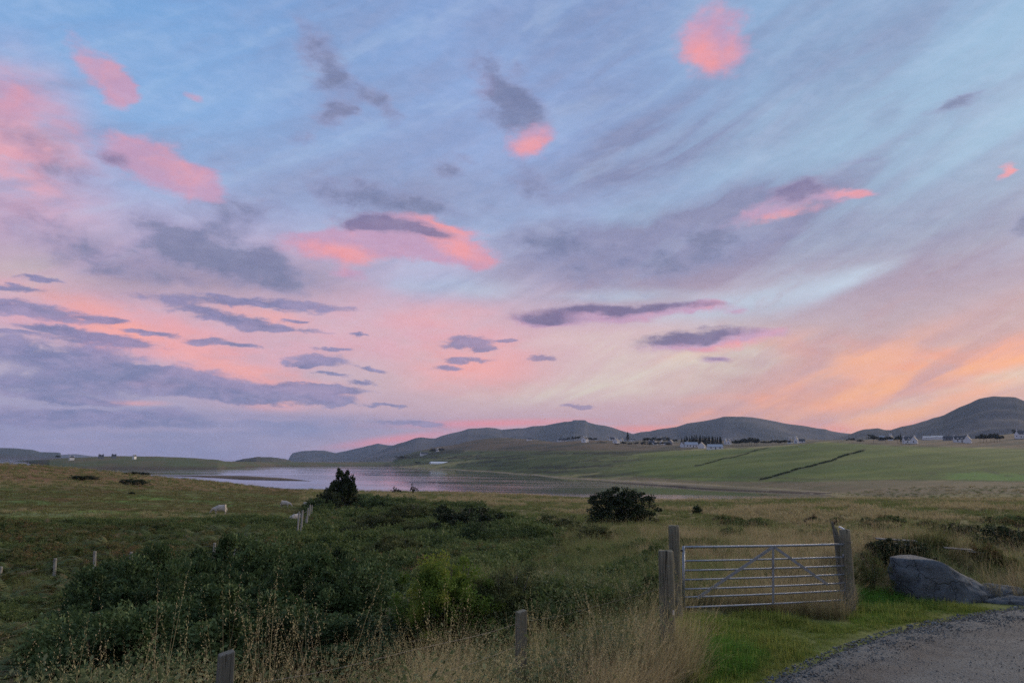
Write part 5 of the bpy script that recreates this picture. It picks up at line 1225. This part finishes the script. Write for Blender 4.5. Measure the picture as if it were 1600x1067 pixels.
def blades(name, n, h, hv, spread, lean, w, mat, seed, seg=3, heads=0, headsize=1.0, droop=.5):
    """a tuft of tapering curved blades; optional seed heads on taller stalks"""
    r = np.random.default_rng(seed); V_, F_, A_v = [], [], []
    for i in range(n + heads):
        stalk = i >= n
        an = r.uniform(0, 6.283); rr = spread * math.sqrt(r.uniform(0, 1)); bx, by = rr * math.cos(an), rr * math.sin(an)
        H_ = h * (1 + hv * r.uniform(-1, 1)) * (1.25 if stalk else 1); ww = w * r.uniform(.6, 1.2) * (.75 if stalk else 1)
        la = an + r.normal(0, .9); le = abs(r.normal(lean, lean * .5)) * (.6 if stalk else 1); sd = la + math.pi / 2 + r.normal(0, .6)
        sx, sy = math.cos(sd), math.sin(sd); o_ = len(V_); val = r.uniform(0, 1); m_ = seg + (1 if stalk else 0)
        pp_ = []
        for j in range(m_ + 1):
            t_ = j / m_; q = le * H_ * (t_ ** 2); z = H_ * (t_ - (droop if not stalk else droop * .4) * le * t_ ** 3)
            cx, cy = bx + q * math.cos(la), by + q * math.sin(la); pp_.append((cx, cy, z)); hw = ww * (1 - t_ ** 1.5 * .9) / 2
            V_ += [(cx - sx * hw, cy - sy * hw, z), (cx + sx * hw, cy + sy * hw, z)]; A_v += [(val, t_)] * 2
        for j in range(m_): F_.append((o_ + 2 * j, o_ + 2 * j + 1, o_ + 2 * j + 3, o_ + 2 * j + 2))
        if stalk:
            a = np.array(pp_[-2]); b_ = np.array(pp_[-1]); hl = .22 * headsize * H_
            dv = (b_ - a) / np.linalg.norm(b_ - a)
            for q in range(26):
                t_ = q / 25; c_ = b_ + dv * hl * (t_ - .45) + r.normal(0, .007 * headsize * (1 - .6 * t_), 3); s2 = .0040 * headsize * (1.3 - t_)
                e = dv + r.normal(0, .5, 3); e /= np.linalg.norm(e); f_ = np.cross(e, r.normal(0, 1, 3)); f_ /= np.linalg.norm(f_) + 1e-9
                o2 = len(V_); V_ += [tuple(c_ - e * s2 * 1.6), tuple(c_ + f_ * s2 * .5), tuple(c_ + e * s2 * 1.6), tuple(c_ - f_ * s2 * .5)]; A_v += [(val * .4 + .6, 1.0)] * 4
                F_.append((o2, o2 + 1, o2 + 2, o2 + 3))
    me = mesh_np(name, V_, np.array(F_), mat, smooth=False)
    a = me.color_attributes.new('leafv', 'FLOAT_COLOR', 'POINT'); buf = np.ones((len(me.vertices), 4), np.float32); av = np.array(A_v); buf[:, 0] = av[:, 0]; buf[:, 1] = av[:, 1]
    a.data.foreach_set('color', buf.ravel()); return me
def grass_material(name, base, tips, alt, altw=.5, sc=.6, trans=.3):
    m = bpy.data.materials.new(name); m.use_nodes = True; t = NT(m.node_tree)
    o = t.n.new('ShaderNodeOutputMaterial'); b = t.n.new('ShaderNodeBsdfPrincipled')
    oi = t.n.new('ShaderNodeObjectInfo').outputs['Random']; geo = t.n.new('ShaderNodeNewGeometry')
    n = t.noise(geo.outputs['Position'], sc, 4, .6)
    at_ = t.n.new('ShaderNodeAttribute'); at_.attribute_name = 'leafv'; lv = t.sep(at_.outputs['Color'])
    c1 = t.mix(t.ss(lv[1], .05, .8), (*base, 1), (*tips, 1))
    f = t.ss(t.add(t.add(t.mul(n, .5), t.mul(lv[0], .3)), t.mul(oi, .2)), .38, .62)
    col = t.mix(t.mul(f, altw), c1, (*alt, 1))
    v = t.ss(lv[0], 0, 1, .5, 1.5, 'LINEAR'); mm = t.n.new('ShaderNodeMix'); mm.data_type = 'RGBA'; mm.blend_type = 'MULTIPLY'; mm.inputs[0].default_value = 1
    t.put(mm.inputs[6], col); t.put(mm.inputs[7], t.comb(v, v, v)); col = mm.outputs[2]
    t.put(b.inputs['Base Color'], col); b.inputs['Roughness'].default_value = .8; b.inputs['Specular IOR Level'].default_value = .15
    tr = t.n.new('ShaderNodeBsdfTranslucent'); t.put(tr.inputs[0], col); mx_ = t.n.new('ShaderNodeMixShader'); mx_.inputs[0].default_value = trans
    t.l.new(b.outputs[0], mx_.inputs[1]); t.l.new(tr.outputs[0], mx_.inputs[2]); t.l.new(mx_.outputs[0], o.inputs[0]); return m
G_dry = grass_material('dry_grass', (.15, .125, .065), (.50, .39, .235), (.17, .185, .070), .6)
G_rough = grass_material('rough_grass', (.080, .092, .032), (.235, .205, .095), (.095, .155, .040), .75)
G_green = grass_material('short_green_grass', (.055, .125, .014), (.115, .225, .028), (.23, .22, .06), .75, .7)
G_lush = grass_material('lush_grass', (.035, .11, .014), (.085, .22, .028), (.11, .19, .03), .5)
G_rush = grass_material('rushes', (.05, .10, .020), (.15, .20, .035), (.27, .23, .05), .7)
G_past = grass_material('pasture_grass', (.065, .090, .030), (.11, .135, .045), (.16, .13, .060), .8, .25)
def ferns(name, n, R_, mat, seed, pin=9):
    r = np.random.default_rng(seed); V_, F_, vals = [], [], []
    for i in range(n):
        an = r.uniform(0, 6.28); L_ = R_ * r.uniform(.6, 1.15); up = r.uniform(.5, 1.1); val = r.uniform(0, 1)
        for j in range(1, pin + 1):
            t_ = j / pin; q = L_ * t_; z = up * L_ * (t_ - .62 * t_ * t_) + .05
            c_ = np.array([math.cos(an) * q, math.sin(an) * q, z]); side = np.array([-math.sin(an), math.cos(an), 0]); fw = np.array([math.cos(an), math.sin(an), up * (1 - 1.24 * t_)])
            l_ = L_ * .34 * (1 - t_ * .85) + .02
            for s in (-1, 1):
                tip = c_ + side * s * l_ + fw * l_ * .35 + np.array([0, 0, -.15 * l_]); w_ = fw * L_ / pin * .42
                o_ = len(V_); V_ += [tuple(c_ - w_), tuple(c_ + w_), tuple(tip + w_ * .2), tuple(tip - w_ * .3)]; F_.append((o_, o_ + 1, o_ + 2, o_ + 3)); vals += [val * .7 + r.uniform(0, .3)] * 4
    me = mesh_np(name, V_, np.array(F_), mat, smooth=False); leafv(me, np.array(vals)); return me
def herb(name, n, h, mat, seed, leaf=.05):
    r = np.random.default_rng(seed); Ps, Ns = [], []
    for i in range(n):
        an = r.uniform(0, 6.28); rr = .22 * math.sqrt(r.uniform(0, 1)); H_ = h * r.uniform(.6, 1.1); lx, ly = r.normal(0, .12, 2)
        for j in range(14):
            t_ = .25 + .75 * j / 13; a2 = j * 2.4 + an
            Ps.append((rr * math.cos(an) + lx * t_ + .03 * math.cos(a2), rr * math.sin(an) + ly * t_ + .03 * math.sin(a2), H_ * t_)); Ns.append((1.6 * math.cos(a2), 1.6 * math.sin(a2), .9))
    return leaves_mesh(name, np.array(Ps), np.array(Ns), leaf, leaf * .38, mat, seed)
M_herb = leaf_material('meadow_herb_leaves', [(.060, .085, .038, 1), (.11, .145, .065, 1), (.19, .20, .10, 1)])

M_heath = leaf_material('heather_leaves', [(.030, .022, .016, 1), (.070, .048, .032, 1), (.12, .085, .05, 1)])
P_, N_, v_ = crown_points(1500, (.7, .7, .4), 71, clumps=34, hollow=.4, lump=.2, clr=.26); P_[:, 2] += .15
M_heath_clump = leaves_mesh('heather_clump', P_, N_, .09, .04, M_heath, 4, v_)
def polar_pts(n, x0, x1, d0, d1, seed, power=0.0):
    """random points, az between photo columns, log-uniform distance"""
    r = np.random.default_rng(seed); a0, a1 = azel(x0, 800)[0], azel(x1, 800)[0]
    a = r.uniform(a0, a1, n); u = r.uniform(0, 1, n); d = d0 * (d1 / d0) ** u if power == 0 else (d0 ** power + u * (d1 ** power - d0 ** power)) ** (1 / power)
    X = np.sin(a) * d; Y = np.cos(a) * d; Z = gz(X, Y); px, py = to_px(X, Y, Z)
    return X, Y, Z, px, py, d
def sel(m, *arr): return [q[m] for q in arr]
def P3_(X, Y, Z): return np.stack([X, Y, Z - .02], 1)
def nz(X, Y, s, seed): return fbm(X / s, Y / s, seed, 4)
off_track = lambda X, Y: road_side(X, Y) < -.05

dry_t = [blades('dry_tuft', 34, .62, .35, .13, .45, .006, G_dry, 1, 4, 3), blades('dry_tuft', 30, .75, .3, .12, .35, .006, G_dry, 2, 4, 5), blades('dry_tuft', 38, .5, .4, .16, .7, .006, G_dry, 3, 4, 1), blades('dry_tuft', 22, .85, .25, .10, .3, .005, G_dry, 4, 4, 6, 1.2)]
rough_t = [blades('rough_tuft', 40, .42, .4, .16, .55, .008, G_rough, 5, 3), blades('rough_tuft', 36, .5, .4, .18, .5, .008, G_rough, 6, 3, 3), blades('rough_tuft', 44, .34, .4, .2, .7, .008, G_rough, 7, 3)]
short_t = [blades('short_tuft', 44, .085, .5, .12, .5, .005, G_green, 8, 2), blades('short_tuft', 30, .15, .5, .12, .6, .009, G_green, 9, 2), blades('short_tuft', 34, .10, .5, .14, .6, .010, G_green, 10, 2)]
lush_t = [blades('lush_tuft', 60, .32, .4, .16, .7, .007, G_lush, 11, 3), blades('lush_tuft', 54, .26, .4, .18, .8, .007, G_lush, 12, 3)]
rush_t = [blades('rush_tuft', 60, .95, .3, .16, .35, .010, G_rush, 13, 4), blades('rush_tuft', 50, .8, .3, .2, .5, .010, G_rush, 14, 4)]
far_t = [blades('far_tuft', 40, .42, .5, .45, .4, .03, G_rough, 15, 2), blades('far_tuft', 36, .5, .5, .5, .5, .03, G_dry, 16, 2), blades('far_tuft', 44, .3, .5, .5, .5, .03, G_rough, 17, 2)]
past_t = [blades('pasture_tuft', 50, .14, .5, .5, .5, .03, G_past, 18, 1), blades('pasture_tuft', 50, .20, .5, .5, .5, .03, G_past, 19, 1)]
fern_t = [ferns('bracken_frond', 9, .55, M_fern, 1), ferns('bracken_frond', 8, .65, M_fern, 2), ferns('bracken_frond', 11, .5, M_fern, 3)]
herb_t = [herb('meadow_herb', 14, .62, M_herb, 1), herb('meadow_herb', 12, .75, M_herb, 2), herb('meadow_herb', 16, .5, M_herb, 3, .06)]
scrub_t = []
for s_ in range(3):
    P_, N_, v_ = crown_points(1700, (.75, .75, .5), 40 + s_, clumps=34, hollow=.4, lump=.2, clr=.26); P_[:, 2] += .22
    scrub_t.append(leaves_mesh('scrub_clump', P_, N_, .10, .05, (M_scrub, M_scrub, M_fern)[s_], s_, v_))

# 1. tall dry grass on the bank below the camera and along the fence
X, Y, Z, px, py, d = polar_pts(11500, -330, 1075, 4.0, 11.5, 1)
edge = np.interp(px, [-300, 0, 300, 600, 800, 1000, 1075], [7.6, 7.4, 7.4, 8.4, 10, 11.5, 11.0])
m = (d < edge + .6 * nz(X, Y, 1.5, 3)) & off_track(X, Y) & ~((px > 1040) & (py > 1010) & (d < 9.6))
m &= ~((px > 1000) & (d < 8.9)) & (nz(X, Y, .8, 8) > -.28 - .5 * (d < 5.6)) & ~((np.abs(px - 712) < 80) & (d > 9))
X, Y, Z, px, py, d = sel(m, X, Y, Z, px, py, d)
def room(px, Z, d, xs_, ys_):
    """height a plant may reach at each spot so that the sward keeps its natural top line"""
    yt = np.interp(px, xs_, ys_); x_n = (px - 800) / F; dy = (533.5 - yt) / F
    den = cp - sp * dy; tz = (sp + cp * dy) - .0096 * x_n
    return d * tz / np.hypot(den, x_n) - Z
TOPX = [-300, 0, 120, 230, 330, 500, 640, 760, 850, 950, 1030, 1080]; TOPY = [995, 995, 980, 968, 978, 995, 990, 975, 945, 915, 905, 950]
hs = np.clip(room(px, Z, d, TOPX, TOPY) / .80, .25, .85) * (1 + .25 * nz(X, Y, .8, 4))
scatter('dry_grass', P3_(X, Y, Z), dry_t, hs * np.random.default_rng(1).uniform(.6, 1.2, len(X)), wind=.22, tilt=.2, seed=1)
# the tallest flowering stalks, a few dozen standing out over the hollow
stalk_t = [blades('seed_stalk', 0, 1.15, .15, .05, .25, .006, G_dry, 30 + i, 4, 3, 1.3, .4) for i in range(3)]
X, Y, Z, px, py, d = polar_pts(60, -100, 1010, 4.6, 7.5, 5)
scatter('tall_grass_stalks', P3_(X, Y, Z), stalk_t, np.clip(room(px, Z, d, TOPX, [y - 45 for y in TOPY]) / 1.45, .3, 1.0) * np.random.default_rng(3).uniform(.75, 1.15, len(X)), tilt=.2, seed=2)
# 2. leafy herbs, mostly lower left, and through the bank
X, Y, Z, px, py, d = polar_pts(3200, -330, 1000, 4.6, 10.5, 9)
m = (((px < 290) & (d < 10) & (nz(X, Y, .9, 13) > -.35)) | (nz(X, Y, 1.2, 12) > .12)) & (d < np.interp(px, [0, 240, 330, 600, 1000], [10.5, 9.5, 7.8, 9, 10.5]))
X, Y, Z, px, d = sel(m, X, Y, Z, px, d)
scatter('meadow_herbs', P3_(X, Y, Z), herb_t, np.random.default_rng(4).uniform(.75, 1.15, len(X)) * np.clip(room(px, Z, d, TOPX, np.array(TOPY) - 8) / .75, .3, 1.25), seed=3)
# 3. short grass of the verge
X, Y, Z, px, py, d = polar_pts(26000, 985, 1900, 7.5, 19, 11, 1.2)
m = off_track(X, Y) & (px > 1040) & ((d < 14.4) | ((px > 1330) & (d < 17.5)))
m |= (px > 985) & (px <= 1040) & (d < 9.5) & off_track(X, Y)
rs = road_side(X, Y); m &= (np.random.default_rng(2).uniform(0, 1, len(X)) < sstep(.02, -.45, rs) + .0)
X, Y, Z, px, py, d, rs = sel(m, X, Y, Z, px, py, d, rs)
g_ = np.clip(.75 + .9 * nz(X, Y, .9, 6), .45, 1.7) * np.interp(rs, [-3, -1.2, -.1], [1.35, 1.0, .55])
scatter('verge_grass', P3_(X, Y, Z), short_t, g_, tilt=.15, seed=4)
# lush taller grass: mound by the boulder, foot of the posts, low corner
X, Y, Z, px, py, d = polar_pts(10000, 930, 1700, 8.0, 18.8, 13, 1.2)
rs = road_side(X, Y)
w_ = np.exp(-(((px - 1400) / 80) ** 2 + ((py - 905) / 34) ** 2)) * 1.6 + np.exp(-(((px - 1110) / 90) ** 2 + ((py - 1035) / 34) ** 2)) * .9 + np.exp(-(((px - 1340) / 40) ** 2 + ((py - 940) / 12) ** 2)) + np.exp(-(((px - 1520) / 90) ** 2 + ((py - 925) / 9) ** 2)) * .7 + np.exp(-(((px - 1000) / 60) ** 2 + ((py - 1050) / 40) ** 2)) * 1.2
m = (w_ > np.random.default_rng(5).uniform(.15, 1, len(X))) & (rs < -.5)
X, Y, Z, w_ = sel(m, X, Y, Z, w_)
scatter('lush_grass', P3_(X, Y, Z), lush_t, np.clip(.45 + .5 * w_, .4, 1.25), tilt=.2, seed=5)
# 4. rough grass and bracken, right half beyond gate and bank
X, Y, Z, px, py, d = polar_pts(15000, 600, 1800, 9.5, 60, 15)
m = off_track(X, Y) & ~((px > 1035) & (d < 14.7)) & ~((px > 1335) & (px < 1470) & (d < 18.5) & (py > 872)) & ~((px > 1470) & (px < 1620) & (d < 18.8)) & ~((px > 1330) & (d < 17.2) & (py > 884)) & (d > np.interp(px, [600, 800, 1000], [11, 10, 9.5]))
m &= ~((px < 640) & (d < 23)) & (nz(X, Y, 1.8, 17) > -.5)
X, Y, Z, px, py, d = sel(m, X, Y, Z, px, py, d)
dryf = (nz(X, Y, 4.0, 18) + .25 * (px > 1050) - .30 * (px < 1000) + .3 * nz(X, Y, 1, 5)) > .12
sc_ = np.random.default_rng(6).uniform(.75, 1.25, len(X)) * np.interp(d, [10, 20, 60], [1, 1.1, 1.5])
scatter('rough_grass', P3_(*sel(~dryf, X, Y, Z)), rough_t, sc_[~dryf], seed=6)
scatter('pale_rough_grass', P3_(*sel(dryf, X, Y, Z)), dry_t[:3], sc_[dryf] * .74, seed=7)
# 5. rushes: yellow-green stand in the middle foreground
def stand(name, cx, cy, rx, ry, d0, d1, n, seed, protos, sc):
    X, Y, Z, px, py, d = polar_pts(n * 12, cx - rx * 1.5, cx + rx * 1.5, d0, d1, seed)
    m = ((px - cx) / rx) ** 2 + ((py - cy) / ry) ** 2 < np.random.default_rng(seed).uniform(.3, 1.4, len(X)); X, Y, Z = sel(m, X, Y, Z)
    scatter(name, P3_(X[:n], Y[:n], Z[:n]), protos, sc * np.random.default_rng(seed).uniform(.8, 1.2, len(X[:n])), tilt=.14, seed=seed)
stand('rushes', 700, 905, 60, 34, 12, 15.5, 150, 21, rush_t, .95)
stand('tall_green_grass', 735, 960, 105, 66, 10.5, 15.5, 220, 121, lush_t + rough_t, 1.4)
stand('green_ferns', 735, 965, 100, 66, 10.5, 15.5, 260, 122, fern_t, 1.1)
stand('broad_herbs', 780, 960, 130, 70, 10.5, 15.5, 160, 123, herb_t, 1.0)
stand('rush_tussock', 66, 990, 42, 30, 8.5, 12.5, 70, 22, lush_t, 2.0)
stand('yellow_rushes', 818, 828, 30, 10, 25, 60, 60, 23, rush_t, .8)
# 6. bracken and scrub across the hollow
X, Y, Z, px, py, d = polar_pts(9000, -300, 860, 10, 62, 25)
inth = (px > 140) & (px < 620) & (d > 11) & (d < 23)
m = ~inth & (d > np.interp(px, [-300, 0, 300, 600, 860], [8, 8.5, 12, 12, 13])) & (d < np.interp(px, [-300, 300, 420, 520, 860], [56, 56, 62, 90, 62]))
X, Y, Z, px, py, d = sel(m, X, Y, Z, px, py, d)
scatter('bracken', P3_(X, Y, Z), fern_t, np.random.default_rng(7).uniform(.7, 1.2, len(X)) * np.interp(d, [10, 30, 60], [.9, 1.1, 1.4]), tilt=.2, seed=8)
X, Y, Z, px, py, d = polar_pts(5200, 400, 900, 22, 120, 27)
cl = nz(X, Y, 5, 28)
m = (cl > -.12 - .5 * np.exp(-((px - 560) / 130) ** 2)) & ~((px > 140) & (px < 620) & (d < 24)) & (px > np.interp(d, [20, 45, 60, 120], [330, 455, 482, 500])) & (px < np.interp(d, [20, 40, 80, 120], [700, 860, 800, 760])) & (d < np.interp(px, [480, 560, 700, 860], [110, 115, 100, 60]))
X, Y, Z, px, py, d, cl = sel(m, X, Y, Z, px, py, d, cl)
pk = np.where(cl > .15, 1, np.where(nz(X, Y, 3, 29) > .2, 2, 0))
scatter('scrub', P3_(X, Y, Z), scrub_t, (1.0 + .8 * cl.clip(-.2, .6)) * np.random.default_rng(8).uniform(.7, 1.3, len(X)) * np.interp(d, [20, 50, 120], [.9, 1.2, 1.5]), pick=pk, seed=9)
X, Y, Z, px, py, d = polar_pts(3600, -260, 430, 24, 58, 31)
cl = nz(X, Y, 4.5, 32); m = (cl > .02) | ((d > 48) & (cl > -.35)); X, Y, Z, d, cl = sel(m, X, Y, Z, d, cl)
scatter('heath_scrub', P3_(X, Y, Z), scrub_t, (.75 + .6 * cl.clip(-.2, .6)) * np.interp(d, [24, 58], [.8, 1.15]), pick=np.where(nz(X, Y, 6, 33) > 0, 0, 2), seed=10)
X, Y, Z, px, py, d = polar_pts(5200, -260, 470, 22, 60, 131)
scatter('heath_grass', P3_(X, Y, Z), rough_t, np.interp(d, [22, 60], [.9, 1.3]), seed=110)
X, Y, Z, px, py, d = polar_pts(1300, 780, 1045, 11.5, 34, 231)
m = (nz(X, Y, 1.8, 232) > -.02) & (d > np.interp(px, [780, 1000, 1045], [11.5, 13, 14.5])); X, Y, Z, d = sel(m, X, Y, Z, d)
scatter('green_undergrowth', P3_(X, Y, Z), [scrub_t[0], fern_t[0], herb_t[0], herb_t[1]], np.random.default_rng(15).uniform(.5, 1.0, len(X)), seed=31, tilt=.2)
X, Y, Z, px, py, d = polar_pts(2600, 1040, 1800, 22, 75, 233)
m = (nz(X, Y * .6, 4, 234) > .22); X, Y, Z, d = sel(m, X, Y, Z, d)
scatter('heather', P3_(X, Y, Z), [scrub_t[2], scrub_t[0], M_heath_clump], np.interp(d, [22, 75], [.5, .9]) * np.random.default_rng(16).uniform(.7, 1.2, len(X)), seed=32, tilt=.2)
# 7. meadow tufts out to the loch
X, Y, Z, px, py, d = polar_pts(19000, 480, 1800, 55, 335, 35)
m = (Z > SEA + .25); X, Y, Z, px, py, d = sel(m, X, Y, Z, px, py, d)
pk = np.where(nz(X, Y * .5, 9, 36) > .1, 1, np.where(nz(X, Y, 4, 37) > 0, 0, 2))
scatter('meadow_grass', P3_(X, Y, Z), far_t, np.interp(d, [55, 245], [.85, 1.5]) * np.random.default_rng(9).uniform(.6, 1.2, len(X)), pick=pk, seed=11)
# 8. pasture and moor grass on the left rise
X, Y, Z, px, py, d = polar_pts(12000, -300, 520, 55, 240, 39)
m = (Z > SEA + .3); X, Y, Z, px, py, d = sel(m, X, Y, Z, px, py, d)
gr = (py > 764 + 8 * nz(X, Y, 20, 40)) & (px < 470) & ~((np.abs(py - 805 - (px - 150) * .012) < 6) & (px < 350) & (np.random.default_rng(77).uniform(0, 1, len(px)) < .6))
scatter('pasture_grass', P3_(*sel(gr, X, Y, Z)), past_t, np.interp(d[gr], [55, 240], [.8, 1.5]), seed=12)
ru = ~gr & (nz(X, Y, 6, 41) > -.3)
scatter('russet_grass', P3_(*sel(ru, X, Y, Z)), far_t, np.interp(d[ru], [55, 240], [.6, 1.2]), seed=13)
# 9. loose stones along the edge of the track
def stone(seed, mat):
    bm = bmesh.new(); bmesh.ops.create_icosphere(bm, subdivisions=1, radius=1)
    for v in bm.verts: v.co *= 1 + .35 * mnoise.noise(v.co * 1.3 + Vector((seed, 0, 0)))
    for v in bm.verts: v.co.z *= .6
    me = bpy.data.meshes.new('gravel_stone'); bm.to_mesh(me); bm.free(); me.materials.append(mat); return me
M_st = [plain('gravel_stone_grey', (.085, .10, .10), .85, 0, .35, 1.5), plain('gravel_stone_pale', (.16, .18, .18), .85, 0, .25, 1.5), plain('gravel_stone_brown', (.065, .055, .045), .85, 0, .3, 1.5)]
st_t = [stone(1, M_st[0]), stone(2, M_st[0]), stone(3, M_st[1]), stone(4, M_st[2])]
r = np.random.default_rng(50); n = 26000
X = r.uniform(1.5, 14, n); ye = np.interp(X, EX, EY); u = np.abs(r.normal(0, 1, n)) * .9 - .12; u[n // 2:] = r.uniform(0, 5.5, n - n // 2)
Y = ye - u; m = (r.uniform(0, 1, n) < np.where((u > .9) & (u < 2.0), .35, .8)) & (Y > 4.5); X, Y = X[m], Y[m]
Z = np.maximum(gz(X, Y, False), ROADZ - .05) + .018
scatter('loose_gravel', np.stack([X, Y, Z], 1), st_t, np.clip(r.lognormal(math.log(.0085), .42, len(X)) * np.interp(ye[m] - Y, [0, .5, 1.0], [1.1, .9, .6]), .003, .03), tilt=.5, pick=r.choice(4, len(X), p=[.35, .3, .15, .2]), seed=14)
# ------------------------------------------------------------------ evening air
bpy.context.view_layer.update()
top = 420.0
hm = bpy.data.materials.new('evening_haze'); hm.use_nodes = True; ht = NT(hm.node_tree)
ho = ht.n.new('ShaderNodeOutputMaterial'); hv = ht.n.new('ShaderNodeVolumePrincipled')
hv.inputs['Color'].default_value = (.50, .66, 1.0, 1); hv.inputs['Density'].default_value = 5.2e-5; hv.inputs['Anisotropy'].default_value = .1
ht.l.new(hv.outputs[0], ho.inputs['Volume'])
r_ = 11000.0
Vh = [(-r_, -r_, -41), (r_, -r_, -41), (r_, r_, -41), (-r_, r_, -41), (-r_, -r_, top), (r_, -r_, top), (r_, r_, top), (-r_, r_, top)]
hz = link('haze', mesh_np('haze', Vh, [(0, 3, 2, 1), (4, 5, 6, 7), (0, 1, 5, 4), (1, 2, 6, 5), (2, 3, 7, 6), (3, 0, 4, 7)], hm, smooth=False))
tag(hz, kind='stuff')
